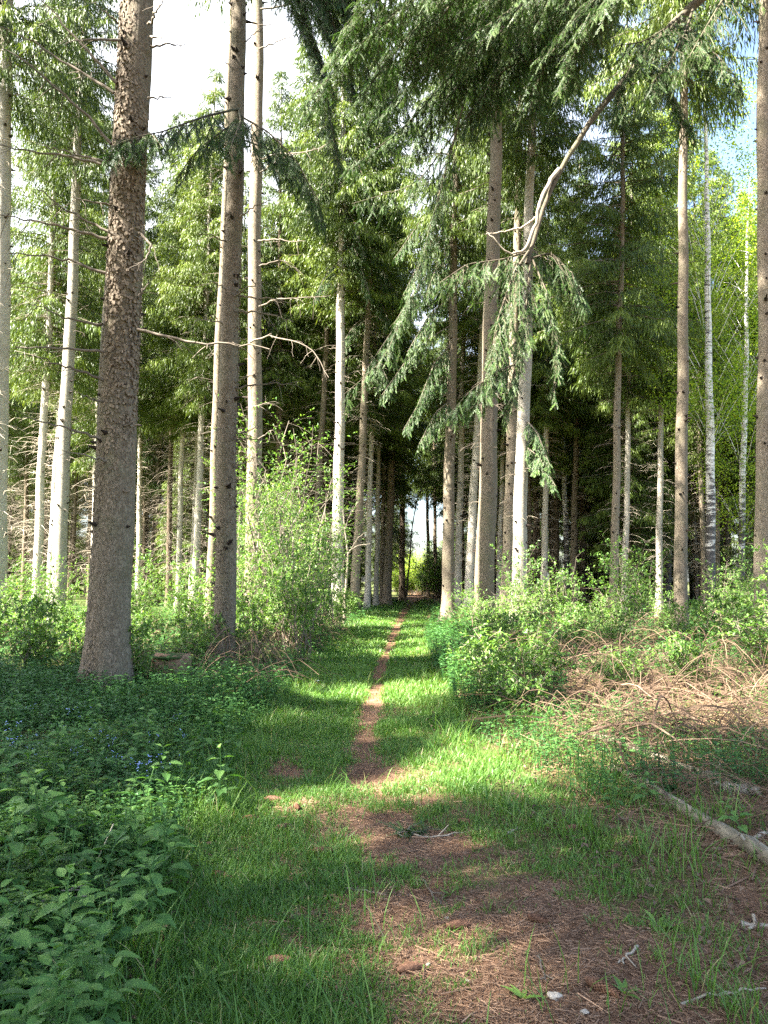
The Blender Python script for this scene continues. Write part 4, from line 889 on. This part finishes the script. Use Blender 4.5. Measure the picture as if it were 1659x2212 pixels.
canes(1900, 6.9, 17, lambda y: verge_r(y) + np.interp(y, [6.8, 9], [1.0, .35]), lambda y: .56 * y + .2, .3, 1.3, .36, .0034)
canes(260, 4.6, 7.2, lambda y: verge_r(y) + .45, lambda y: .56 * y + .3, .25, .9, .22, .0030)
canes(110, 6.5, 16, lambda y: verge_r(y) + .7, lambda y: .56 * y, .6, 1.8, .35, .010)
canes(1000, 9, 24, lambda y: verge_r(y) + .6, lambda y: .56 * y, .5, 1.8, .75, .005)
canes(800, 12, 26, lambda y: -.56 * y, lambda y: verge_l(y) - .5, .5, 1.5, .6, .0045)
canes(350, 10, 22, lambda y: verge_l(y) - 1.4, lambda y: verge_l(y) - .3, .5, 1.6, .8, .0045)
tag(build('dead_canes', A, M['cane']), 'tangle of dry brown bramble canes in the undergrowth', None, None, 'stuff')

# ------------------------------------------------------------------ near plants, one by one
def nettle_leaf(acc, P, D, U, L, W, rng, var, mat=0):
    """serrated ovate leaves"""
    N_ = len(P); D = norm(D); S = norm(np.cross(D, U)); Nn = np.cross(S, D); m = 19; t = np.linspace(0, 1, m)
    half = np.sin(np.pi * t ** .72) ** .9 * (1 - .25 * t); tooth = np.where(np.arange(m) % 2 == 0, .80, 1.06); half = half * tooth; half[-1] = 0; half[0] = 0
    fwd = np.where(np.arange(m) % 2 == 0, 0, .03)
    L = np.broadcast_to(L, (N_,)); W = np.broadcast_to(W, (N_,))
    sag = .28 * t ** 2; quilt = .02 * np.where(np.arange(m) % 2 == 0, 1, -1)
    mid = P[:, None] + D[:, None] * (L[:, None] * t)[..., None] - Nn[:, None] * (L[:, None] * sag)[..., None]
    def edge(sg): return mid + S[:, None] * (sg * W[:, None] * .5 * half)[..., None] + Nn[:, None] * (W[:, None] * (.16 * half + quilt))[..., None] + D[:, None] * (L[:, None] * (fwd + .02))[..., None]
    def inner(sg): return mid + S[:, None] * (sg * W[:, None] * .24 * half)[..., None] + Nn[:, None] * (W[:, None] * (.12 * half - quilt))[..., None]
    V = np.concatenate([edge(-1), inner(-1), mid, inner(1), edge(1)], 1); i = (np.arange(N_) * 5 * m)[:, None, None]
    j = np.arange(m - 1); Fs = []
    for c in range(4): Fs.append(np.stack([c * m + j, (c + 1) * m + j, (c + 1) * m + j + 1, c * m + j + 1], -1))
    acc.add(V.reshape(-1, 3), (i + np.concatenate(Fs)[None]).reshape(-1, 4), np.repeat(var, 5 * m), mat)
def nettle_acc(seed, h, pairs, ls):
    g = np.random.default_rng(seed); S_ = Acc(); Lf = Acc(); t = np.linspace(0, 1, 6)
    st = np.stack([.04 * np.sin(t * 2 + seed), .04 * np.sin(t * 1.5), h * t], -1); V, F = tubes(st, .0035 * np.linspace(1, .5, 6), 6); S_.add(V, F, .3)
    a0 = g.random() * 3; P, D, L, v = [], [], [], []
    for k_ in range(pairs):
        f = .25 + .75 * (k_ + 1) / pairs; z = f * h; sz = ls * (1.1 - .62 * max(0, (f - .55) / .45)) * g.uniform(.85, 1.1)
        for q in (0, 1):
            a = a0 + k_ * 1.57 + q * 3.14 + g.normal() * .15; d = np.array([math.cos(a), math.sin(a), g.uniform(-.1, .25) + .45 * (f > .9)])
            b = np.array([np.interp(f, t, st[:, 0]), np.interp(f, t, st[:, 1]), z]); pe = sz * .35
            V, F = tubes(np.stack([b, b + d * pe * .5 + [0, 0, .004], b + d * pe]), .0013, 4); S_.add(V, F, .4)
            P.append(b + d * pe); D.append(d); L.append(sz); v.append(.45 + .25 * (f > .8) + .15 * g.normal())
    P, D, L, v = np.array(P), np.array(D), np.array(L), np.clip(np.array(v), 0, 1)
    nettle_leaf(Lf, P, D, np.tile([0, 0, 1.], (len(P), 1)) + g.normal(size=P.shape) * .18, L, L * .68, g, v)
    return S_, Lf
NP = [nettle_acc(s_, h, p, l) for s_, h, p, l in ((1, .26, 4, .085), (2, .20, 3, .075), (3, .33, 5, .08), (4, .16, 3, .06), (5, .29, 4, .095))]
NP = [(a.mesh('stem', [M['nettle']]), b.mesh('foliage', [M['nettle']], True)) for a, b in NP]
g = np.random.default_rng(8)
def nettle(x, y, label, group, s=1.0):
    e = link('nettle_plant', None); e.location = (x, y, float(gh(x, y))); e.rotation_euler = (g.normal() * .12, g.normal() * .12, g.random() * 6.28); s *= g.uniform(.75, 1.2); e.scale = (s, s, s)
    a, b = NP[g.integers(len(NP))]; link('stem', a, e); link('foliage', b, e); tag(e, label, 'plant', group)
for i in range(150):
    d = 2.35 + 5.2 * g.random() ** 1.5; x = verge_l(d) + .12 - g.random() ** 1.3 * max(.25, (d * .53 - 1.0)) - .0
    if d < 3.2: x = min(x, -.95 - (3.2 - d) * -.1)
    nettle(x, d, 'broad toothed nettle plant in the dense bed at the lower left', 'nettles in the bed at the lower left', 1.22)
for i in range(34):
    d = g.uniform(8.5, 13); x = verge_r(d) + .1 + g.random() * 1.1
    nettle(x, d, 'nettle plant on the right verge below the leafy shrubs', 'nettles on the right verge', 1.15)
for i in range(16):
    d = g.uniform(4.6, 6.6); x = I(d, [4.4, 6.3], [1.55, 1.5]) + g.uniform(-.1, .6)
    nettle(x, d, 'small nettle plant beside the lower log on the right', 'nettles beside the lower log', .75)
for i in range(40):
    d = g.uniform(7.5, 12.5); x = verge_l(d) - .1 - g.random() * 3
    nettle(x, d, 'nettle plant in the herbs around the thickest trunk', 'nettles around the thickest trunk', 1.1)

# feathery cow parsley leaves at the left
def frond_acc(seed):
    g = np.random.default_rng(seed); S_ = Acc(); L_ = Acc()
    for k_ in range(6):
        a = k_ * 1.05 + g.random() * .5; d = np.array([math.cos(a), math.sin(a), 0]); t = np.linspace(0, 1, 8); h = g.uniform(.14, .26); r = g.uniform(.08, .2)
        S = d * (r * t ** 1.3)[:, None] + np.array([0, 0, 1.]) * (h * np.sin(t * 1.75))[:, None]; V, F = tubes(S, .0022 * np.linspace(1, .4, 8), 4); S_.add(V, F, .4)
        sd_ = np.array([-d[1], d[0], 0])
        for j in range(2, 8):
            for sg in (-1, 1):
                l = .075 * (1.15 - t[j]) + .015; n_ = 7; q = np.linspace(.1, 1, n_); b = S[j] + (sd_ * sg * .9 + d * .4) * (q * l)[:, None]
                for s3 in (-1, 1):
                    leaves(L_, b, (d * .8 + sd_ * sg * .5 + np.array([0, 0, .3])) * np.ones((n_, 1)) + s3 * (d - sd_ * sg * .6), np.tile([0, 0, 1.], (n_, 1)) + g.normal(size=(n_, 3)) * .2, .022 * (1.2 - q), .011, g)
    return S_, L_
FP = [frond_acc(s_) for s_ in (1, 2)]; FP = [(a.mesh('stem', [M['herb']]), b.mesh('fronds', [M['leaf']])) for a, b in FP]
for i, (u, v) in enumerate([(130, 1880), (70, 1960), (30, 1985), (60, 2040), (20, 2100), (100, 1990), (640, 1530), (330, 1500), (230, 1640), (180, 1760), (40, 1780), (90, 1720)]):
    r = ray(u, v); t = -CAMZ / r[2]; x, y = r[0] * t, r[1] * t
    e = link('cow_parsley', None); e.location = (x, y, float(gh(x, y))); e.rotation_euler = (0, 0, i * 1.3); s_ = 1.0 + .1 * (i % 3); e.scale = (s_,) * 3
    link('stem', FP[i % 2][0], e); link('fronds', FP[i % 2][1], e); tag(e, 'feathery light green cow parsley among the nettles', 'plant', 'cow parsley in the nettle bed')

def gp(u, v):
    r = ray(u, v); t = -CAMZ / r[2]; x, y = r[0] * t, r[1] * t
    for _ in range(3):
        z = float(gh(x, y)); t = (z - CAMZ) / r[2]; x, y = r[0] * t, r[1] * t
    return np.array([x, y, float(gh(x, y))])

# forget-me-nots
def fmn_acc(seed):
    g = np.random.default_rng(seed); S_ = Acc(); B = Acc()
    for k_ in range(5):
        top = np.array([g.normal() * .05, g.normal() * .05, g.uniform(.12, .22)]); t = np.linspace(0, 1, 4)[:, None]; V, F = tubes(top * t, .0015, 3); S_.add(V, F, .5)
        j = g.integers(2, 4, 3); leaves(S_, np.array([top * .3, top * .55, top * .75]), g.normal(size=(3, 3)) + [0, 0, .4], np.tile([0, 0, 1.], (3, 1)) + .01, .035, .012, g)
        n_ = g.integers(2, 5); c = top + g.normal(size=(n_, 3)) * .012
        q = np.arange(5) * 1.2566
        ring = c[:, None] + np.stack([np.cos(q), np.sin(q), .3 * np.sin(q + 1)], -1)[None] * .0062; B.add(ring.reshape(-1, 3), np.arange(n_ * 5).reshape(n_, 5), np.repeat(g.random(n_), 5))
    return S_, B
FM = [fmn_acc(s_) for s_ in (1, 2, 3)]; FM = [(a.mesh('stem', [M['herb']]), b.mesh('blossom', [M['blue']])) for a, b in FM]
for i, (u, v) in enumerate([(75, 1535), (35, 1585), (45, 1625), (70, 1650), (72, 1670), (85, 1690), (175, 1640), (215, 1605), (165, 1552), (240, 1655), (290, 1660), (330, 1655), (390, 1560), (340, 1615), (345, 1670), (280, 1672), (10, 1640), (62, 1690), (110, 1640), (245, 1625), (320, 1690), (385, 1600), (205, 1590), (128, 1590)]):
    p = gp(u, v + 22); e = link('forget_me_not', None); e.location = p; e.rotation_euler = (0, 0, i); link('stem', FM[i % 3][0], e); link('blossom', FM[i % 3][1], e)
    tag(e, 'small blue forget me not flowering in the herbs at the left', 'flower', 'forget me nots at the left')

# broad leaf rosettes (dandelion, plantain) in the grass
def rosette_acc(seed, n_, l):
    g = np.random.default_rng(seed); A = Acc(); a = np.arange(n_) * 2.4; D = np.stack([np.cos(a), np.sin(a), g.uniform(.25, 1.1, n_)], -1)
    L = l * g.uniform(.6, 1.2, n_); nettle_leaf(A, np.zeros((n_, 3)) + D * .01, D, np.tile([0, 0, 1.], (n_, 1)) + .01, L, L * .3, g, g.uniform(.4, 1, n_)); return A
RS = [rosette_acc(1, 6, .13).mesh('dandelion_rosette', [M['leaf']], True), rosette_acc(2, 7, .09).mesh('dandelion_rosette', [M['leaf']], True), rosette_acc(3, 4, .11).mesh('dandelion_rosette', [M['leaf']], True)]
for i, (u, v, lab) in enumerate([(447, 2125, 'two upright pale leaves of a dandelion in the grass at the bottom'), (355, 1800, 'dandelion leaves at the edge of the nettles, left of the grey cone'), (970, 1935, 'small green leaf rosette alone on the brown soil'),
    (1130, 2160, 'leafy clump beside the pale wood chip at the bottom'), (1420, 2000, 'broad pale leaf rosette in the sunny streak at the right'), (1040, 1660, 'leaf rosette in the grass right of the trodden strip'), (1250, 1790, 'dandelion leaves beside the half hidden cone on the right'),
    (460, 1700, 'sunlit dandelion leaves above the nettles at the left'), (560, 1680, 'flat leaf rosette on the bare patch at the left'), (1350, 2150, 'small rosette near the lower right corner'), (1000, 1610, 'rosette in the grass near the bright band')]):
    o = link('dandelion_rosette', RS[i % 3]); o.scale = (.6,) * 3 if i in (2, 3, 9) else (.9,) * 3; o.location = gp(u, v); o.rotation_euler = (0, 0, i * .9); tag(o, lab, 'plant', 'leaf rosettes in the grass')

# daisies
A = Acc(); q = np.arange(10) * .628; ring = np.stack([np.cos(q) * .009, np.sin(q) * .009, .05 + 0 * q], -1); A.add(ring, np.arange(10)[None], .5); V, F = tubes(np.array([[0, 0, 0], [0, .002, .025], [0, 0, .049]]), .001, 3); A.add(V, F, .5, 1)
dm = A.mesh('daisy', [M['white'], M['grass']])
for (u, v) in [(283, 1885), (332, 1893), (352, 1880), (190, 1530), (215, 1538), (330, 1935), (745, 1405), (752, 1412), (770, 1408), (700, 1420), (690, 1478)]:
    o = link('daisy', dm); o.location = gp(u, v + 6); o.rotation_euler = (.25, .1, u); s_ = 1.0 if v > 1600 else 2.0; o.scale = (s_,) * 3; tag(o, 'tiny white daisy in the grass', 'flower', 'white daisies in the grass')

# ------------------------------------------------------------------ cones, stones, sticks, logs, stump
def cone_acc(seed, L=.125, R=.021):
    g = np.random.default_rng(seed); A = Acc(); n_ = 170; i = np.arange(n_); f = (i + .5) / n_; a = i * 2.39996
    prof = R * np.sin(np.pi * (f * .88 + .09)) ** .6
    ax = np.array([1., 0, 0]); rad = np.stack([0 * a, np.cos(a), np.sin(a)], -1); tan = np.stack([0 * a, -np.sin(a), np.cos(a)], -1)
    C = ax * ((f - .5) * L)[:, None]; s_ = .0105
    w = s_ * .62
    b = C + rad * (prof * .55)[:, None]; m1 = C + ax * s_ * .6 + rad * (prof * 1.0)[:, None]; tip = C + ax * s_ * 1.5 + rad * (prof * 1.12)[:, None]
    V = np.stack([b - tan * w * .7, m1 - tan * w, tip - tan * w * .45, tip + tan * w * .45, m1 + tan * w, b + tan * w * .7, m1 + rad * .0022], 1)
    k_ = (i * 7)[:, None]; A.add(V.reshape(-1, 3), np.concatenate([k_ + np.array([[0, 1, 6, 5]]), k_ + np.array([[5, 6, 4, 4]])])[:, :4][:n_], np.repeat(g.uniform(.3, .8, n_), 7))
    A.F.append(np.concatenate([k_ + np.array([[5, 6, 4]])])); A.m.append(np.zeros(n_, np.int32)); A.F.append(k_ + np.array([[1, 2, 3, 6]])); A.m.append(np.zeros(n_, np.int32)); A.F.append(k_ + np.array([[6, 3, 4]])); A.m.append(np.zeros(n_, np.int32))
    t = np.linspace(-.5, .5, 12); V, F = tubes(np.stack([t * L, 0 * t, 0 * t], -1), R * .62 * np.sin(np.pi * (np.linspace(0, 1, 12) * .9 + .05)) ** .6, 10); A.add(V, F, .05)
    return A
CN = [cone_acc(1).mesh('spruce_cone', [M['cone']]), cone_acc(2, .11, .02).mesh('spruce_cone', [M['cone']]), cone_acc(3, .10, .018).mesh('spruce_cone', [M['cone']])]
for i, (u, v, az, lab) in enumerate([(1298, 2140, -50, 'large brown spruce cone with open scales lying on the soil at the lower right'), (588, 1731, -5, 'brown spruce cone in the grass, uppermost of the cones left of the trodden strip'), (641, 1747, -70, 'greyish cone standing on end in the grass, right of the uppermost cone'),
    (475, 1897, -25, 'striped cone in the grass below the brown bare patch'), (597, 2084, 10, 'reddish cone deep in the grass near the bottom'), (540, 1772, 8, 'pale cone beside the whitish stone'), (447, 1802, 15, 'grey cone at the edge of the nettles'), (610, 1792, 30, 'short grey cone between the pale cone and the trodden strip'),
    (440, 1657, 20, 'orange brown cone on the bare patch at the left'), (697, 1844, 0, 'cone sunk in the grass beside the trodden strip'), (987, 2006, 15, 'old grey brown cone on the soil in the middle'), (1160, 1992, -40, 'orange cone with a bent tip on the soil'), (1240, 1795, 10, 'cone half hidden by blades on the sunny right verge'),
    (1005, 1780, -30, 'dark cone on the soil below the dead twig'), (880, 2100, 25, 'chewed reddish cone on the soil in the centre bottom')]):
    o = link('spruce_cone', CN[i % 3]); p = gp(u, v); o.location = p + np.array([0, 0, .017]); o.rotation_euler = (0.3 * i, .04, math.radians(az)); s_ = 1.0 + (.12 if i in (0, 1) else 0); o.scale = (s_,) * 3; tag(o, lab, 'cone', 'spruce cones on the path')

def blob_acc(seed, r, sq=(1, 1, 1), rough=.25):
    g = np.random.default_rng(seed); A = Acc(); n1, n2 = 14, 20; th = np.linspace(0, np.pi, n1); ph = np.arange(n2) * 2 * np.pi / n2
    T_, P_ = np.meshgrid(th, ph, indexing='ij'); d = np.stack([np.sin(T_) * np.cos(P_), np.sin(T_) * np.sin(P_), np.cos(T_)], -1); w = g.normal(size=(6, 3)) * 2.2; pz = g.random(6) * 6
    k_ = 1 + rough * sum(np.sin(d @ w[j] + pz[j]) for j in range(6)) / 3; V = d * k_[..., None] * r * np.array(sq)
    ix = np.arange(n1 * n2).reshape(n1, n2); a0, a1 = ix[:-1], ix[1:]; A.add(V.reshape(-1, 3), np.stack([a0, a1, np.roll(a1, -1, 1), np.roll(a0, -1, 1)], -1).reshape(-1, 4), .5); return A
for i, (u, v, r, sq, lab, mt) in enumerate([(1197, 2157, .022, (1.2, .9, .6), 'pale chip of wood lying on the soil near the bottom', 'stone'), (1262, 2190, .013, (1.2, .9, .6), 'small buff stone at the bottom edge', 'stone'), (519, 1781, .022, (1.3, .9, .7), 'whitish stone in the grass beside the pale cone', 'stone'),
    (965, 1985, .009, (1, 1, .7), 'tiny white pebble on the soil above the old grey cone', 'stone'), (925, 2085, .010, (1, 1, .7), 'tiny white pebble left of the chewed cone', 'stone'), (1010, 2120, .008, (1, 1, .7), 'tiny white pebble between the dead twig and the chip of wood', 'stone')]):
    o = build('small_stone', blob_acc(i + 3, r, sq, .3), M[mt], None, True); o.location = gp(u, v) + np.array([0, 0, r * .35]); tag(o, lab, 'stone')
A = Acc(); gg = np.random.default_rng(4)
bough(A, [(0, 0, .02), (.08, .02, .03), (.16, .01, .03), (.22, -.02, .02)], .004, .002, 5, .10, .15, 3, 1.6)
o = build('spruce_sprig', A, [M['needle_dark'], M['twig']]); o.location = gp(850, 1808); tag(o, 'dark green spruce sprig fallen on the trodden soil', 'sprig')

def stick(pts, r, label, mat='twig_pale', name='dead_twig', lift=.008, sub=2, cat='twig', grp='dead twigs on the path'):
    P = np.array([gp(u, v) for u, v in pts]); P[:, 2] += lift; o0 = P[0].copy(); P = smooth_path(P, 12) - o0
    g = np.random.default_rng(int(pts[0][0])); P[1:-1] += g.normal(size=(10, 3)) * .004
    A = Acc(); V, F = tubes(P, r * np.linspace(1, .6, 12), 6); A.add(V, F, .4)
    for _ in range(sub):
        j = g.integers(2, 11); d = norm(P[j] - P[j - 1] + g.normal(size=3) * .02); l = g.uniform(.03, .1); t = np.linspace(0, 1, 4)[:, None]; Q = P[j] + d * t * l; Q[:, 2] = np.maximum(Q[:, 2], .0); V, F = tubes(Q, r * .5, 4); A.add(V, F, .5)
    o = build(name, A, M[mat], None, True); o.location = o0; tag(o, label, cat, grp); return o
stick([(880, 1800), (905, 1812), (960, 1808), (1045, 1790)], .006, 'long curved dead twig lying across the soil beside the spruce sprig')
stick([(914, 1905), (930, 1930), (952, 1958)], .006, 'short dark twig on the soil below the spruce sprig', 'twig')
stick([(1161, 2070), (1170, 2100), (1184, 2126)], .005, 'thin dark twig left of the large open cone', 'twig')
stick([(1378, 2048), (1350, 2076), (1335, 2085)], .007, 'bent grey twig right of the large open cone')
stick([(1470, 2175), (1500, 2160), (1580, 2150), (1655, 2140)], .006, 'long forked grey twig near the lower right corner')
stick([(555, 2127), (580, 2133), (607, 2145)], .006, 'orange brown twig in the grass near the bottom', 'cane')
stick([(305, 2030), (330, 2058), (341, 2082)], .008, 'grey bark twig in the grass at the lower left', 'twig')
stick([(1095, 1803), (1118, 1790)], .011, 'short cut pale stick on the soil right of the long twig', sub=0)
stick([(1600, 2000), (1659, 2004), (1720, 2006)], .016, 'pale straight stick in the sunny streak at the right edge')
stick([(0, 2050), (40, 2030), (100, 2000), (190, 1994)], .006, 'thin brown stalk lying through the nettles at the left', lift=.12)
stick([(740, 1920), (800, 1930), (835, 1935)], .004, 'thin twig at the left edge of the brown soil')
stick([(600, 2085), (560, 2100), (520, 2120)], .003, 'very thin straw in the grass beside the reddish cone', 'straw')
# leaning straw stalk
p0 = gp(188, 1910); p1 = at(245, 1780, p0[1] + .25)
A = Acc(); V, F = tubes(smooth_path([p0 - p0, (p1 - p0) * .5 + [0, 0, .004], p1 - p0], 8), .0042, 6); A.add(V, F, .6); o = build('straw_stalk', A, M['straw'], None, True); o.location = p0; tag(o, 'pale dry straw stalk leaning out of the nettles', 'stalk')

def log_obj(pts, r, label, mat='log', name='fallen_log', sides=14, rough=.12, stubs=3, lift=.6):
    P = np.array([gp(u, v) for u, v in pts]); P[:, 2] += r[0] * lift; o0 = P[0].copy(); n_ = 26; P = smooth_path(P, n_) - o0
    g = np.random.default_rng(int(pts[0][0] + pts[0][1])); P[1:-1] += g.normal(size=(n_ - 2, 3)) * .006
    R = np.interp(np.linspace(0, 1, n_), np.linspace(0, 1, len(r)), r)
    V, F = tubes(P, R, sides); V = V.reshape(n_, sides, 3); C = V.mean(1, keepdims=True); V = C + (V - C) * (1 + rough * g.normal(size=(n_, sides, 1)) * .5); A = Acc()
    A.add(V.reshape(-1, 3), F, np.clip(.45 + .2 * g.normal(size=n_ * sides), 0, 1))
    A.F += [np.arange(sides)[None][:, ::-1], (np.arange(sides) + (n_ - 1) * sides)[None]]; A.m += [np.zeros(1, np.int32)] * 2
    o = build(name, A, M[mat], None, True); o.location = o0; tag(o, label, 'log', 'fallen wood at the right')
    for _ in range(stubs):
        j = g.integers(3, n_ - 3); d = norm(g.normal(size=3) + [0, 0, .9]); S = Acc(); t = np.linspace(0, 1, 4)[:, None]; V, F = tubes(P[j] + d * t * (R[j] + g.uniform(.03, .12)), R[j] * .22, 6); S.add(V, F, .5); build('branch_stub', S, M['twig_pale'], o, True)
    return o
log_obj([(1322, 1664), (1394, 1702), (1484, 1757), (1554, 1802), (1659, 1857), (1720, 1890)], [.034, .04, .045, .05, .05], 'long pale barked fallen log reaching the right edge, nearer of the two')
log_obj([(1276, 1590), (1340, 1609), (1430, 1647), (1540, 1682), (1640, 1712)], [.03, .036, .034, .028, .02], 'mossy fallen log lying behind the nearer one')
log_obj([(1430, 1702), (1455, 1706), (1500, 1715)], [.055, .06, .045], 'short rotten brown piece of wood between the two logs', 'rot', 'rotten_wood', 12, .35, 0)
log_obj([(1550, 1702), (1590, 1712), (1635, 1716)], [.03, .045, .035], 'sun bleached lump of wood at the right edge behind the nearer log', 'twig_pale', 'wood_lump', 12, .3, 0)
log_obj([(1632, 1815), (1659, 1800), (1700, 1785)], [.014, .014], 'thin pale branch meeting the nearer log at the right edge', 'twig_pale', 'fallen_branch', 8, .05, 0)
log_obj([(1440, 1600), (1560, 1625), (1700, 1632)], [.02, .018], 'brown branch lying in the dry canes above the logs', 'rot', 'fallen_branch', 8, .1, 1)
log_obj([(1500, 1830), (1550, 1845), (1600, 1848)], [.01, .012], 'dark stick under the nearer log at the right', 'rot', 'fallen_branch', 8, .1, 0)
# stump behind the two nearest left trunks
p = gp(368, 1462); st = Acc(); zs = np.array([-.1, 0, .1, .2, .28, .31]); th = np.arange(24) * 2 * np.pi / 24; g = np.random.default_rng(3)
R = np.array([.42, .38, .30, .28, .27, .26])[:, None] * (1 + .12 * np.sin(5 * th) + .06 * g.normal(size=(6, 24))); V = np.stack([R * np.cos(th), R * np.sin(th), zs[:, None] + .03 * g.normal(size=(6, 24))], -1)
ix = np.arange(6 * 24).reshape(6, 24); st.add(V.reshape(-1, 3), np.stack([ix[:-1], np.roll(ix[:-1], -1, 1), np.roll(ix[1:], -1, 1), ix[1:]], -1).reshape(-1, 4), .5); st.F.append((np.arange(24) + 5 * 24)[None]); st.m.append(np.zeros(1, np.int32))
e = link('tree_stump', None); e.location = p; tag(e, 'low reddish rotten stump between the two nearest left trunks', 'stump'); build('stump_wood', st, M['rot'], e, True)
mo = blob_acc(9, .2, (1.2, 1, .25), .35); o = build('moss_cap', mo, M['moss'], e, True); o.location = (0, 0, .3)
# low mossy clump at the right
print("objects:", len(bpy.data.objects), "verts:", sum(len(m.vertices) for m in bpy.data.meshes))
